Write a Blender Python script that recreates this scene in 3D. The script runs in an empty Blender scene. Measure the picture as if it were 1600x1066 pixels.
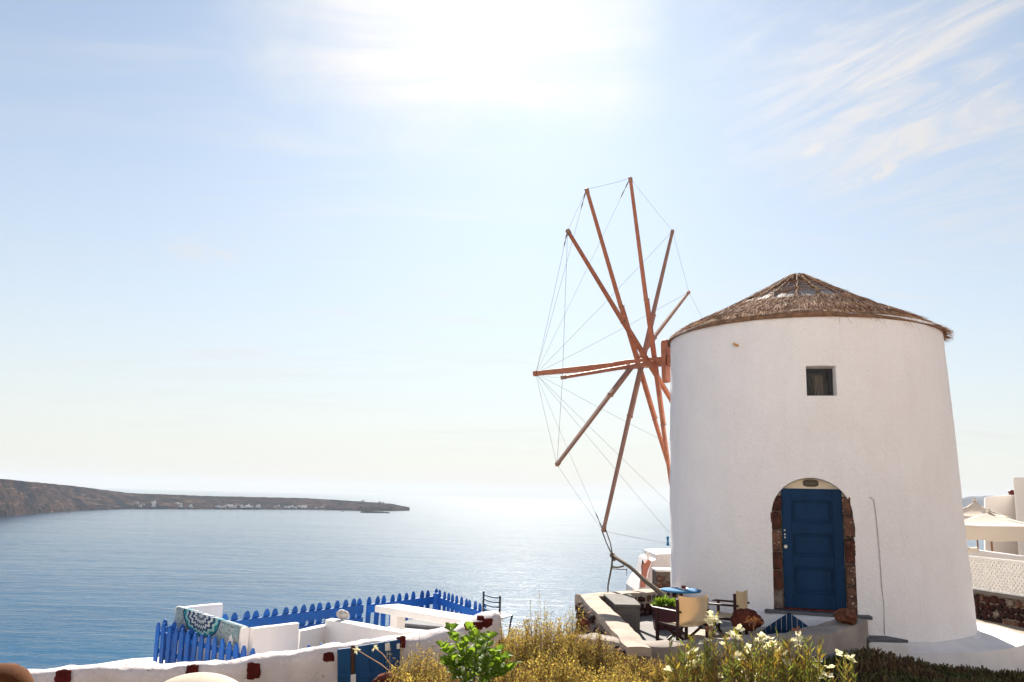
import bpy, bmesh, math, random
import numpy as np
from mathutils import Vector, Matrix, noise

random.seed(7)
RNG = np.random.default_rng(7)
SC = bpy.context.scene
COL = SC.collection
rad = math.radians

# ------------------------------------------------------------------ camera
FPX, PW, PH = 1350.0, 1600, 1066
PITCH, ROLL, CAM_H = rad(10.16), rad(1.4), 1.9
_f = Vector((0, math.cos(PITCH), math.sin(PITCH)))
_r0 = Vector((1, 0, 0))
_u0 = _r0.cross(_f)
_r = _r0 * math.cos(ROLL) + _u0 * math.sin(ROLL)
_u = -_r0 * math.sin(ROLL) + _u0 * math.cos(ROLL)
CAM = Vector((0, 0, CAM_H))
cam_data = bpy.data.cameras.new('camera')
cam = bpy.data.objects.new('camera', cam_data)
COL.objects.link(cam)
m = Matrix((( _r.x, _u.x, -_f.x, 0), (_r.y, _u.y, -_f.y, 0), (_r.z, _u.z, -_f.z, CAM_H), (0, 0, 0, 1)))
cam.matrix_world = m
cam_data.sensor_width = 36.0
cam_data.lens = FPX / PW * 36.0
cam_data.clip_start = 0.1
cam_data.clip_end = 200000.0
SC.camera = cam


def ray(px, py):
    d = _f + _r * ((px - PW / 2) / FPX) + _u * ((PH / 2 - py) / FPX)
    return d / d.y


def at(px, py, Y):
    """the point seen at photograph pixel (px, py) at the ground distance Y"""
    return CAM + ray(px, py) * Y


def onz(px, py, z):
    d = ray(px, py)
    return CAM + d * ((z - CAM_H) / d.z)


# ------------------------------------------------------------------ light
sun_dir = ray(838, -25).normalized()
SUN_EL = math.asin(sun_dir.z)
SUN_AZ = math.atan2(sun_dir.x, sun_dir.y)          # clockwise from +Y
sl = bpy.data.lights.new('sun', 'SUN')
sl.energy = 5.0
sl.angle = rad(0.5)
sl.color = (1.0, 0.93, 0.82)
sun = bpy.data.objects.new('sun', sl)
COL.objects.link(sun)
sun.rotation_euler = sun_dir.to_track_quat('Z', 'Y').to_euler()

world = bpy.data.worlds.new('World')
SC.world = world
world.use_nodes = True
wn = world.node_tree
wn.nodes.clear()


class NT:
    """small helper to write node trees"""
    def __init__(s, tree): s.t = tree

    def n(s, typ, ins=None, **props):
        nd = s.t.nodes.new(typ)
        for k, v in props.items(): setattr(nd, k, v)
        for k, v in (ins or {}).items():
            sock = nd.inputs[k]
            if isinstance(v, bpy.types.NodeSocket): s.t.links.new(v, sock)
            else: sock.default_value = v
        return nd

    def math(s, op, a, b=0.0, c=0.0, clamp=False):
        return s.n('ShaderNodeMath', {0: a, 1: b, 2: c}, operation=op, use_clamp=clamp).outputs[0]

    def smooth(s, v, a, b):
        return s.n('ShaderNodeMapRange', {0: v, 1: a, 2: b, 3: 0.0, 4: 1.0}, interpolation_type='SMOOTHSTEP').outputs[0]

    def mixc(s, fac, a, b, blend='MIX'):
        nd = s.n('ShaderNodeMix', data_type='RGBA', blend_type=blend)
        for i, v in ((0, fac), (6, a), (7, b)):
            if isinstance(v, bpy.types.NodeSocket): s.t.links.new(v, nd.inputs[i])
            else: nd.inputs[i].default_value = v if i == 0 else ((*v, 1) if len(v) == 3 else v)
        return nd.outputs[2]

    def noise(s, vec, scale, detail=4, rough=0.55, dist=0.0):
        nd = s.n('ShaderNodeTexNoise', {'Scale': scale, 'Detail': detail, 'Roughness': rough, 'Distortion': dist})
        if vec is not None: s.t.links.new(vec, nd.inputs['Vector'])
        return nd.outputs[0]

    def mapping(s, vec, loc=(0, 0, 0), rot=(0, 0, 0), scale=(1, 1, 1)):
        return s.n('ShaderNodeMapping', {0: vec, 1: loc, 2: rot, 3: scale}).outputs[0]


W = NT(wn)
SKY_STRENGTH = 0.05
sky = W.n('ShaderNodeTexSky', sky_type='NISHITA')
sky.sun_disc = False
sky.sun_elevation = SUN_EL
sky.sun_rotation = SUN_AZ
sky.altitude = 150
sky.air_density = 1.0
sky.dust_density = 0.2
sky.ozone_density = 1.0
gen = W.n('ShaderNodeTexCoord').outputs['Generated']
sep = W.n('ShaderNodeSeparateXYZ', {0: gen})
dz = W.math('ADD', W.math('MAXIMUM', sep.outputs[2], 0.0), 0.12)
comb = W.n('ShaderNodeCombineXYZ', {0: W.math('DIVIDE', sep.outputs[0], dz), 1: W.math('DIVIDE', sep.outputs[1], dz), 2: 0.0}).outputs[0]
# high cirrus: streaks drawn out along one wind direction, over a broad patchiness
streak = W.noise(W.mapping(comb, (3.1, 0.4, 0), (0, 0, rad(62)), (0.55, 2.6, 1)), 1.6, 8, 0.62, 0.9)
patch = W.noise(W.mapping(comb, (5.3, 2.2, 0)), 0.75, 3, 0.5, 0.3)


def dirmask(px, py, r0, r1, sx=1.0, sy=1.0, ang=0.0):
    """soft patch of the sky round a direction, an ellipse in angle"""
    c = ray(px, py).normalized()
    ax = Vector((0, 0, 1)).cross(c).normalized() * -1
    up = c.cross(ax).normalized()
    a1 = ax * math.cos(ang) + up * math.sin(ang)
    a2 = up * math.cos(ang) - ax * math.sin(ang)
    if a1.x < 0 and ang == 0: a1 = -a1
    def dot(v): return W.n('ShaderNodeVectorMath', {0: gen, 1: v}, operation='DOT_PRODUCT').outputs['Value']
    q1 = W.math('DIVIDE', dot(a1), sx); q2 = W.math('DIVIDE', dot(a2), sy)
    d = W.math('SQRT', W.math('ADD', W.math('MULTIPLY', q1, q1), W.math('MULTIPLY', q2, q2)))
    front = W.math('GREATER_THAN', dot(c), 0.0)
    wob = W.math('MULTIPLY', W.math('SUBTRACT', W.noise(gen, 7.0, 6, 0.6), 0.5), r1 * 0.9)
    return W.math('MULTIPLY', W.smooth(W.math('ADD', d, wob), r1, r0), front)


cover = W.math('MULTIPLY', W.smooth(streak, 0.44, 0.78), W.smooth(patch, 0.34, 0.62))
bank = dirmask(690, 40, 0.05, 0.30, 1.0, 0.55)
band = dirmask(1450, 110, 0.05, 0.34, 1.0, 0.66, rad(38))
puff = W.math('MAXIMUM', dirmask(1278, 231, 0.004, 0.034, 1.0, 0.4, rad(-14)), dirmask(1372, 270, 0.004, 0.044, 1.0, 0.30, rad(-22)))
puffn = W.math('MULTIPLY', puff, W.smooth(W.noise(gen, 55.0, 6, 0.65), 0.3, 0.6))
wisp = W.math('MAXIMUM', dirmask(330, 395, 0.01, 0.10, 1.0, 0.3, rad(-8)), dirmask(520, 495, 0.005, 0.07, 1.0, 0.22, rad(-5)))
wisp = W.math('MULTIPLY', wisp, W.smooth(W.noise(W.mapping(gen, scale=(1, 1, 3)), 22.0, 6, 0.65), 0.35, 0.7))
bankn = W.math('MULTIPLY', bank, W.math('ADD', 0.45, W.math('MULTIPLY', W.smooth(streak, 0.32, 0.66), 0.55)))
dstreak = W.noise(W.mapping(W.mapping(comb, rot=(0, 0, rad(52))), (1.3, 0.2, 0), scale=(0.9, 2.7, 1)), 1.7, 9, 0.64, 1.9)
bandn = W.math('MULTIPLY', band, W.math('ADD', 0.16, W.math('MULTIPLY', W.math('MULTIPLY', W.smooth(dstreak, 0.38, 0.68), W.smooth(patch, 0.28, 0.55)), 0.95)))
cl = W.math('MULTIPLY', cover, 0.5)
for extra, k in ((bankn, 1.0), (bandn, 0.85), (puffn, 0.9), (wisp, 0.6)):
    cl = W.math('MAXIMUM', cl, W.math('MULTIPLY', extra, k))
cl = W.math('MAXIMUM', W.math('MULTIPLY', cl, W.smooth(sep.outputs[2], 0.0, 0.06)), 0.0, clamp=True)
VEIL = W.math('ADD', 0.07, W.math('MULTIPLY', W.math('POWER', W.math('SUBTRACT', 1.0, W.math('MINIMUM', W.math('MAXIMUM', sep.outputs[2], 0.0), 1.0)), 2.6), 0.88))                                        # thin even high haze over the whole sky
sdot = W.n('ShaderNodeVectorMath', {0: gen, 1: sun_dir}, operation='DOT_PRODUCT').outputs['Value']
glow = W.math('POWER', W.math('MAXIMUM', sdot, 0.0), 22.0)     # thin cloud scatters forward: brighter towards the sun
cw = W.math('ADD', 5.9, W.math('MULTIPLY', glow, 3.0))
ccol = W.n('ShaderNodeVectorMath', {0: (1.0, 0.965, 0.94), 3: cw}, operation='SCALE').outputs[0]
veilc = W.n('ShaderNodeVectorMath', {0: W.mixc(W.smooth(sep.outputs[2], 0.02, 0.30), (1.0, 0.965, 0.935), (1.0, 0.965, 0.965)), 3: W.math('ADD', 5.9, W.math('MULTIPLY', glow, 4.0))}, operation='SCALE').outputs[0]
skycol = W.mixc(cl, W.mixc(VEIL, W.mixc(1.0, sky.outputs[0], (0.90, 0.995, 0.985), 'MULTIPLY'), veilc), ccol)
bg = W.n('ShaderNodeBackground', {'Color': skycol, 'Strength': SKY_STRENGTH})
wo = W.n('ShaderNodeOutputWorld', {0: bg.outputs[0]})

SC.view_settings.view_transform = 'Standard'
SC.view_settings.look = 'None'
SC.view_settings.gamma = 1.0
SC.view_settings.use_curve_mapping = False
SC.view_settings.exposure = 1.46
SC.render.engine = 'CYCLES'
SC.cycles.use_denoising = True
SC.cycles.max_bounces = 8
SC.cycles.diffuse_bounces = 4
SC.cycles.glossy_bounces = 3
SC.cycles.transmission_bounces = 4
SC.cycles.volume_bounces = 0
SC.cycles.caustics_reflective = False
SC.cycles.caustics_refractive = False
SC.cycles.sample_clamp_indirect = 6.0

# ------------------------------------------------------------------ materials


def new_mat(name):
    mt = bpy.data.materials.new(name)
    mt.use_nodes = True
    mt.node_tree.nodes.clear()
    return mt, NT(mt.node_tree)


def mat(name, col, col2=None, scale=3.0, lo=0.35, hi=0.65, rough=0.85, bump=0.3, bscale=40.0, bdist=0.01, spec=0.3,
        metallic=0.0, stretch=(1, 1, 1), island=0.0, trans=0.0, tcol=None, speck=None, speck_scale=60.0, speck_amt=0.62, detail=5, coat=0.0, mottle=0.0, objvar=0.0):
    mt, N = new_mat(name)
    geo = N.n('ShaderNodeNewGeometry')
    pos = geo.outputs['Position']
    vec = N.mapping(pos, scale=stretch)
    c = tuple(col)
    c2 = tuple(col2) if col2 else tuple(x * 0.82 for x in col)
    f = N.smooth(N.noise(vec, scale, detail), lo, hi)
    color = N.mixc(f, c, c2)
    if speck:
        sp = N.smooth(N.noise(pos, speck_scale, 2, 0.5), speck_amt, speck_amt + 0.08)
        color = N.mixc(sp, color, speck)
    if mottle:
        m1_ = N.smooth(N.noise(pos, 26.0, 3, 0.6), 0.30, 0.70); m2_ = N.smooth(N.noise(N.mapping(pos, scale=(1, 1, 0.16)), 3.2, 5, 0.6), 0.40, 0.75); m3_ = N.smooth(N.noise(pos, 0.7, 5, 0.65), 0.45, 0.7)
        color = N.mixc(N.math('MULTIPLY', m1_, mottle), color, (0.62, 0.57, 0.55)); color = N.mixc(N.math('MULTIPLY', m2_, mottle * 0.7), color, (0.60, 0.54, 0.51)); color = N.mixc(N.math('MULTIPLY', m3_, mottle * 0.6), color, (0.66, 0.58, 0.55))
    if objvar:
        hv = N.n('ShaderNodeHueSaturation', {'Color': color, 'Value': N.math('ADD', 1 - objvar, N.math('MULTIPLY', N.n('ShaderNodeObjectInfo').outputs['Random'], 2 * objvar))})
        color = hv.outputs[0]
    if island:
        hs = N.n('ShaderNodeHueSaturation', {'Color': color})
        ri = geo.outputs['Random Per Island']
        N.t.links.new(N.math('ADD', 1 - island, N.math('MULTIPLY', ri, 2 * island)), hs.inputs['Value'])
        N.t.links.new(N.math('ADD', 0.5 - island * 0.05, N.math('MULTIPLY', ri, island * 0.1)), hs.inputs['Hue'])
        color = hs.outputs[0]
    bs = N.n('ShaderNodeBsdfPrincipled', {'Base Color': color, 'Roughness': rough, 'Metallic': metallic, 'Specular IOR Level': spec, 'Coat Weight': coat})
    if bump:
        h = N.noise(pos, bscale, 6, 0.6)
        b = N.n('ShaderNodeBump', {'Strength': bump, 'Distance': bdist, 'Height': h})
        N.t.links.new(b.outputs[0], bs.inputs['Normal'])
    surf = bs.outputs[0]
    if trans:
        tc = N.mixc(1.0, color, tcol or (1, 1, 1), 'MULTIPLY')
        tr = N.n('ShaderNodeBsdfTranslucent', {'Color': tc})
        surf = N.n('ShaderNodeMixShader', {0: trans, 1: surf, 2: tr.outputs[0]}).outputs[0]
    N.n('ShaderNodeOutputMaterial', {0: surf})
    return mt


M = {}
M['plaster'] = mat('mill_plaster', (0.90, 0.865, 0.86), (0.87, 0.83, 0.82), 1.3, 0.3, 0.7, 0.9, 0.9, 18, 0.022, 0.12, mottle=0.15,
                   speck=(0.5, 0.42, 0.37), speck_scale=30, speck_amt=0.72)
M['white'] = mat('whitewash', (0.74, 0.70, 0.68), (0.66, 0.62, 0.60), 2.5, 0.35, 0.75, 0.9, 0.6, 26, 0.014, 0.12)
M['oldwhite'] = mat('old_whitewash', (0.70, 0.62, 0.605), (0.60, 0.525, 0.51), 2.2, 0.35, 0.75, 0.95, 0.9, 24, 0.02, 0.1, speck=(0.36, 0.30, 0.28), speck_scale=16, speck_amt=0.66)
M['white_smooth'] = mat('white_paint', (0.76, 0.73, 0.705), (0.70, 0.67, 0.645), 2.0, 0.3, 0.7, 0.85, 0.15, 60, 0.004, 0.2)
M['cream'] = mat('cream_plaster', (0.80, 0.70, 0.55), (0.76, 0.66, 0.52), 4, 0.3, 0.7, 0.9, 0.2, 60, 0.004, 0.15)
M['concrete'] = mat('grey_cement', (0.16, 0.142, 0.13), (0.12, 0.108, 0.10), 3.5, 0.3, 0.7, 0.9, 0.5, 45, 0.008, 0.15)
M['cementtop'] = mat('pale_cement', (0.42, 0.345, 0.275), (0.32, 0.26, 0.21), 4, 0.3, 0.7, 0.9, 0.5, 40, 0.01, 0.15, speck=(0.25, 0.21, 0.18), speck_scale=45, speck_amt=0.68)
M['slab'] = mat('dark_slate', (0.13, 0.13, 0.14), (0.09, 0.09, 0.10), 6, 0.3, 0.7, 0.75, 0.4, 50, 0.006)
M['lava'] = mat('red_lava_stone', (0.16, 0.045, 0.03), (0.075, 0.022, 0.018), 9, 0.35, 0.65, 0.95, 0.9, 38, 0.03, 0.1)
M['lava2'] = mat('brown_lava_stone', (0.17, 0.085, 0.055), (0.09, 0.05, 0.04), 9, 0.35, 0.65, 0.95, 0.8, 40, 0.02, 0.1, speck=(0.5, 0.42, 0.34), speck_scale=22, speck_amt=0.62)
M['lava3'] = mat('grey_lava_stone', (0.21, 0.165, 0.135), (0.12, 0.095, 0.085), 9, 0.35, 0.65, 0.95, 0.8, 40, 0.02, 0.1, speck=(0.48, 0.41, 0.34), speck_scale=26, speck_amt=0.66)
M['cablegrey'] = mat('painted_cable', (0.50, 0.45, 0.43), None, 5, bump=0)
M['lavabrown'] = mat('red_brown_lava', (0.21, 0.085, 0.05), (0.11, 0.045, 0.03), 11, 0.35, 0.65, 0.95, 0.9, 38, 0.03, 0.1)
M['creamdome'] = mat('cream_limewash', (0.50, 0.44, 0.35), (0.45, 0.395, 0.31), 3, 0.3, 0.7, 0.9, 0.3, 40, 0.006, 0.1)
M['kerb'] = mat('kerb_cement', (0.36, 0.305, 0.26), (0.26, 0.22, 0.195), 2.5, 0.3, 0.7, 0.95, 0.7, 30, 0.014, 0.1)
M['jambdark'] = mat('dark_brown_stone', (0.12, 0.045, 0.032), (0.055, 0.025, 0.02), 7, 0.35, 0.65, 0.95, 0.9, 30, 0.03, 0.1, speck=(0.36, 0.27, 0.21), speck_scale=24, speck_amt=0.66)
M['lava_dark'] = mat('dark_lava_stone', (0.055, 0.022, 0.018), (0.022, 0.014, 0.014), 5, 0.35, 0.65, 0.95, 0.8, 40, 0.02, 0.1)
M['redstone'] = mat('dark_red_stone', (0.115, 0.016, 0.013), (0.07, 0.012, 0.011), 12, 0.35, 0.65, 0.95, 0.9, 45, 0.02, 0.1)
M['palemortar'] = mat('pale_mortar', (0.24, 0.20, 0.165), (0.17, 0.14, 0.115), 8, 0.3, 0.7, 0.95, 0.7, 40, 0.015, 0.1)
M['mortar'] = mat('mortar', (0.20, 0.155, 0.125), (0.13, 0.10, 0.085), 8, 0.3, 0.7, 0.95, 0.7, 40, 0.015, 0.1)
M['blue_door'] = mat('blue_door_paint', (0.003, 0.024, 0.070), (0.006, 0.036, 0.095), 2, 0.3, 0.7, 0.6, 0.15, 70, 0.003, 0.15, stretch=(1, 1, 0.2))
M['blue_gate'] = mat('blue_gate_paint', (0.006, 0.072, 0.20), (0.008, 0.052, 0.155), 4, 0.3, 0.7, 0.6, 0.25, 60, 0.004, 0.3, stretch=(4, 4, 0.5))
M['blue_fence'] = mat('bright_blue_paint', (0.010, 0.105, 0.42), (0.018, 0.09, 0.33), 7, 0.35, 0.7, 0.65, 0.25, 60, 0.003, 0.25, objvar=0.2, speck=(0.10, 0.16, 0.36), speck_scale=22, speck_amt=0.66)
M['rust'] = mat('rusty_iron', (0.11, 0.045, 0.025), (0.06, 0.03, 0.02), 14, 0.3, 0.7, 0.9, 0.5, 60, 0.004)
M['redwood'] = mat('red_stained_wood', (0.44, 0.17, 0.095), (0.34, 0.12, 0.068), 6, 0.3, 0.7, 0.6, 0.3, 50, 0.004, 0.35)
M['greywood'] = mat('weathered_red_wood', (0.36, 0.19, 0.135), (0.27, 0.155, 0.12), 6, 0.3, 0.7, 0.75, 0.35, 50, 0.004, 0.25)
M['darkwood'] = mat('dark_stained_wood', (0.04, 0.010, 0.008), (0.025, 0.008, 0.007), 8, 0.3, 0.7, 0.55, 0.15, 60, 0.003, 0.25)
M['wire'] = mat('wire', (0.22, 0.20, 0.19), None, 5, rough=0.6, bump=0)
M['rope'] = mat('old_rope', (0.20, 0.16, 0.12), (0.13, 0.10, 0.075), 30, 0.3, 0.7, 0.95, 0.7, 120, 0.005, 0.1)
M['canvas'] = mat('cream_canvas', (0.74, 0.60, 0.41), (0.69, 0.55, 0.37), 5, 0.3, 0.7, 0.9, 0.2, 90, 0.003, 0.1, trans=0.35, tcol=(1, 0.92, 0.75))
M['purple'] = mat('maroon_plastic', (0.07, 0.008, 0.022), (0.05, 0.006, 0.018), 4, rough=0.45, bump=0.1, spec=0.4)
M['tableblue'] = mat('blue_table_paint', (0.035, 0.17, 0.34), (0.03, 0.145, 0.30), 5, rough=0.85, bump=0.1, spec=0.1)
M['ceramic'] = mat('white_ceramic', (0.75, 0.72, 0.68), None, 5, rough=0.3, bump=0)
M['darkred'] = mat('dark_red_glaze', (0.12, 0.012, 0.015), None, 5, rough=0.4, bump=0)
M['terracotta'] = mat('terracotta', (0.115, 0.042, 0.013), (0.08, 0.027, 0.010), 5, 0.3, 0.7, 0.95, 0.5, 40, 0.008, 0.08, speck=(0.62, 0.42, 0.26), speck_scale=7, speck_amt=0.70)
M['salmon'] = mat('salmon_plaster', (0.50, 0.20, 0.135), (0.44, 0.17, 0.115), 3, 0.3, 0.7, 0.9, 0.3, 30, 0.01)
M['metal'] = mat('steel', (0.5, 0.5, 0.5), None, 5, rough=0.35, bump=0, metallic=0.9)
M['brass'] = mat('dark_bronze', (0.09, 0.07, 0.05), None, 20, rough=0.5, bump=0.3, metallic=0.3)
M['brasslight'] = mat('worn_bronze', (0.30, 0.26, 0.20), None, 20, rough=0.5, bump=0.2, metallic=0.3)
M['dark'] = mat('shade_and_dark_paint', (0.02, 0.018, 0.017), None, 5, rough=0.9, bump=0)
M['winframe'] = mat('dark_window_wood', (0.025, 0.028, 0.035), (0.018, 0.018, 0.022), 9, rough=0.6, bump=0.2)
M['curtain'] = mat('brown_curtain', (0.26, 0.19, 0.13), (0.12, 0.09, 0.065), 14, 0.3, 0.7, 0.95, 0.2, 50, 0.004, stretch=(3, 3, 0.4))
M['tarp'] = mat('bleached_tarp', (0.36, 0.35, 0.36), (0.24, 0.225, 0.225), 12, 0.3, 0.7, 0.8, 0.5, 40, 0.01, speck=(0.18, 0.14, 0.11), speck_scale=45, speck_amt=0.57)
M['straw1'] = mat('grey_straw', (0.43, 0.245, 0.145), (0.21, 0.112, 0.068), 1.6, 0.35, 0.65, 0.9, 0, island=0.45)
M['straw2'] = mat('rust_straw', (0.40, 0.18, 0.095), (0.26, 0.11, 0.06), 2, 0.3, 0.7, 0.9, 0, island=0.3)
M['straw3'] = mat('golden_straw', (0.62, 0.37, 0.18), (0.45, 0.25, 0.12), 3, 0.3, 0.7, 0.9, 0, island=0.3)
M['thatch'] = mat('thatch_base', (0.30, 0.165, 0.095), (0.16, 0.09, 0.055), 9, 0.3, 0.7, 0.95, 0.8, 50, 0.02, stretch=(1, 1, 1))
M['parasol'] = mat('parasol_cloth', (0.86, 0.81, 0.73), (0.83, 0.78, 0.70), 2, 0.3, 0.7, 0.9, 0.1, 30, 0.005, trans=0.45, tcol=(1, 0.93, 0.82))
M['stucco_far'] = mat('beige_stucco', (0.84, 0.79, 0.74), (0.80, 0.75, 0.70), 2, 0.3, 0.7, 0.9, 0.1, 30, 0.005)
M['lattice'] = mat('lattice_paint', (0.86, 0.83, 0.78), (0.80, 0.77, 0.72), 5, rough=0.8, bump=0.1, trans=0.0)
M['greymat'] = mat('grey_cushion', (0.17, 0.17, 0.18), (0.14, 0.14, 0.15), 8, rough=0.9, bump=0.2)
M['soil'] = mat('dry_volcanic_soil', (0.17, 0.105, 0.065), (0.09, 0.055, 0.038), 3.5, 0.3, 0.7, 0.95, 0.8, 25, 0.03, 0.1)
M['path'] = mat('beige_paving', (0.50, 0.42, 0.33), (0.44, 0.365, 0.285), 3, 0.3, 0.7, 0.9, 0.3, 40, 0.006)
M['paving'] = mat('beige_flagstone', (0.30, 0.245, 0.19), (0.25, 0.205, 0.16), 3, 0.3, 0.7, 0.9, 0.3, 40, 0.006)
M['floor'] = mat('terrace_cement', (0.20, 0.185, 0.18), (0.15, 0.138, 0.135), 3, 0.3, 0.7, 0.9, 0.3, 40, 0.006)
M['leaf_y'] = mat('ochre_leaf', (0.56, 0.445, 0.15), (0.39, 0.295, 0.10), 2.2, 0.3, 0.7, 0.8, 0, island=0.4, trans=0.45, tcol=(1.0, 0.9, 0.52))
M['leaf_o'] = mat('olive_leaf', (0.32, 0.29, 0.10), (0.21, 0.18, 0.07), 2.2, 0.3, 0.7, 0.8, 0, island=0.4, trans=0.4, tcol=(1.0, 0.9, 0.5))
M['leaf_r'] = mat('rusty_leaf', (0.25, 0.105, 0.05), (0.15, 0.065, 0.033), 2.2, 0.3, 0.7, 0.8, 0, island=0.4, trans=0.3)
M['twig'] = mat('dry_twig', (0.26, 0.17, 0.085), (0.19, 0.115, 0.06), 6, rough=0.9, bump=0, island=0.3)
M['leaf_g'] = mat('fresh_green_leaf', (0.22, 0.32, 0.05), (0.14, 0.235, 0.04), 8, 0.3, 0.7, 0.6, 0.1, 60, 0.004, 0.15, trans=0.55, tcol=(1.0, 1.0, 0.45))
M['stem_g'] = mat('green_stem', (0.13, 0.15, 0.05), None, 8, rough=0.7, bump=0)
M['leaf_ol'] = mat('oleander_leaf', (0.17, 0.205, 0.05), (0.36, 0.23, 0.06), 6.0, 0.46, 0.64, 0.5, 0, spec=0.4, island=0.35, trans=0.45, tcol=(1.0, 0.98, 0.5))
M['petal'] = mat('white_petal', (0.82, 0.78, 0.60), (0.80, 0.74, 0.52), 9, rough=0.8, bump=0, trans=0.45, tcol=(1, 1, 0.85))
M['seed'] = mat('brown_seedhead', (0.26, 0.11, 0.035), (0.18, 0.075, 0.03), 9, rough=0.9, bump=0, island=0.3, trans=0.25)
M['iceplant'] = mat('dark_succulent', (0.085, 0.095, 0.03), (0.13, 0.07, 0.035), 1.6, 0.35, 0.65, 0.5, 0, island=0.45, trans=0.2)
M['iceflower'] = mat('mauve', (0.3, 0.08, 0.1), None, 5, rough=0.8, bump=0)

TOWEL_SLOPE = (at(384, 981, 10.42).z - at(280, 948, 12.25).z) / math.hypot(at(384, 981, 10.42).x - at(280, 948, 12.25).x, 1.83)
# towel with a printed mandala
mt, N = new_mat('mandala_towel')
oc = N.n('ShaderNodeTexCoord').outputs['Object']
sp_ = N.n('ShaderNodeSeparateXYZ', {0: oc})
tx = N.math('MULTIPLY', N.math('SUBTRACT', sp_.outputs[0], 1.0), 0.62)
ty = N.math('SUBTRACT', sp_.outputs[2], N.math('MULTIPLY', sp_.outputs[0], TOWEL_SLOPE))
rr = N.math('SQRT', N.math('ADD', N.math('MULTIPLY', tx, tx), N.math('MULTIPLY', N.math('MULTIPLY', ty, ty), 2.6)))
ang = N.math('ARCTAN2', ty, tx)
pet = N.math('SINE', N.math('MULTIPLY', ang, 18.0))
ring = N.math('SINE', N.math('ADD', N.math('MULTIPLY', rr, 62.0), N.math('MULTIPLY', pet, 1.3)))
scat = N.smooth(N.n('ShaderNodeTexVoronoi', {'Vector': oc, 'Scale': 26.0}).outputs['Distance'], 0.18, 0.42)
field = N.mixc(scat, (0.03, 0.075, 0.13), (0.36, 0.42, 0.43))
field = N.mixc(N.smooth(N.noise(oc, 7.0, 4), 0.45, 0.65), field, (0.22, 0.34, 0.38))
inner = N.mixc(N.smooth(ring, -0.25, 0.35), (0.02, 0.055, 0.14), (0.55, 0.60, 0.60))
teal = N.mixc(N.smooth(ring, -0.2, 0.3), (0.015, 0.22, 0.25), (0.30, 0.52, 0.52))
band_ = N.math('MULTIPLY', N.smooth(rr, 0.30, 0.31), N.smooth(rr, 0.40, 0.39))
inner = N.mixc(band_, inner, teal)
edge = N.math('MULTIPLY', N.smooth(rr, 0.385, 0.395), N.smooth(rr, 0.425, 0.415))
inner = N.mixc(edge, inner, (0.02, 0.06, 0.16))
tcolr = N.mixc(N.smooth(rr, 0.425, 0.42), field, inner)
b1 = N.n('ShaderNodeBsdfPrincipled', {'Base Color': tcolr, 'Roughness': 0.95, 'Specular IOR Level': 0.1})
t1 = N.n('ShaderNodeBsdfTranslucent', {'Color': tcolr})
N.n('ShaderNodeOutputMaterial', {0: N.n('ShaderNodeMixShader', {0: 0.25, 1: b1.outputs[0], 2: t1.outputs[0]}).outputs[0]})
M['towel'] = mt

# sea
mt, N = new_mat('sea_water')
pos = N.n('ShaderNodeNewGeometry').outputs['Position']
cd = N.n('ShaderNodeCameraData').outputs['View Distance']
w1 = N.noise(N.mapping(pos, rot=(0, 0, rad(12)), scale=(0.5, 1.0, 1)), 0.16, 6, 0.62)
w2 = N.noise(N.mapping(pos, rot=(0, 0, rad(-9)), scale=(0.35, 1.0, 1)), 0.028, 5, 0.6)
wk = N.n('ShaderNodeTexWave', {'Vector': N.mapping(pos, rot=(0, 0, rad(84))), 'Scale': 0.02, 'Distortion': 3.0, 'Detail': 2.0, 'Detail Scale': 0.4}).outputs[1]
hgt = N.math('ADD', N.math('MULTIPLY', w1, 1.6), N.math('MULTIPLY', w2, 5.0))
bmp = N.n('ShaderNodeBump', {'Strength': 0.4, 'Distance': 1.0, 'Height': hgt})
calm = N.noise(N.mapping(pos, rot=(0, 0, rad(6)), scale=(0.25, 1.0, 1)), 0.0022, 5, 0.6)
rgh = N.math('ADD', 0.17, N.math('MULTIPLY', N.smooth(calm, 0.35, 0.65), 0.06))
sea_c = N.mixc(N.smooth(calm, 0.35, 0.65), (0.001, 0.056, 0.132), (0.002, 0.068, 0.152))
fre = N.n('ShaderNodeFresnel', {'IOR': 1.333, 'Normal': bmp.outputs[0]}).outputs[0]
body = N.n('ShaderNodeBsdfDiffuse', {'Color': sea_c})
gl = N.n('ShaderNodeBsdfGlossy', {'Roughness': 0.25, 'Normal': bmp.outputs[0]}, distribution='BECKMANN')
bmp2 = N.n('ShaderNodeBump', {'Strength': 0.8, 'Distance': 1.0, 'Height': N.math('ADD', N.math('MULTIPLY', w1, 2.2), N.math('MULTIPLY', w2, 4.0))})
gl2 = N.n('ShaderNodeBsdfGlossy', {'Roughness': 0.5, 'Normal': bmp2.outputs[0]}, distribution='BECKMANN')
fre2 = N.n('ShaderNodeFresnel', {'IOR': 1.333, 'Normal': bmp2.outputs[0]}).outputs[0]
slick = N.noise(N.mapping(N.mapping(pos, rot=(0, 0, rad(7))), scale=(0.16, 1.0, 1)), 0.012, 6, 0.62)
rip = N.noise(N.mapping(pos, scale=(0.45, 1.0, 1)), 0.075, 5, 0.65)
amt = N.math('ADD', 1.05, N.math('ADD', N.math('MULTIPLY', N.smooth(slick, 0.3, 0.7), 0.40), N.math('MULTIPLY', N.smooth(rip, 0.35, 0.65), 0.55)))
m1 = N.n('ShaderNodeMixShader', {0: N.math('MULTIPLY', N.math('POWER', fre, 2.25), amt), 1: body.outputs[0], 2: gl.outputs[0]})
glit = N.noise(N.mapping(pos, scale=(0.6, 1.0, 1)), 0.30, 4, 0.7)
gw = N.math('ADD', 0.0055, N.math('MULTIPLY', N.smooth(glit, 0.50, 0.72), 0.028))
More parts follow.
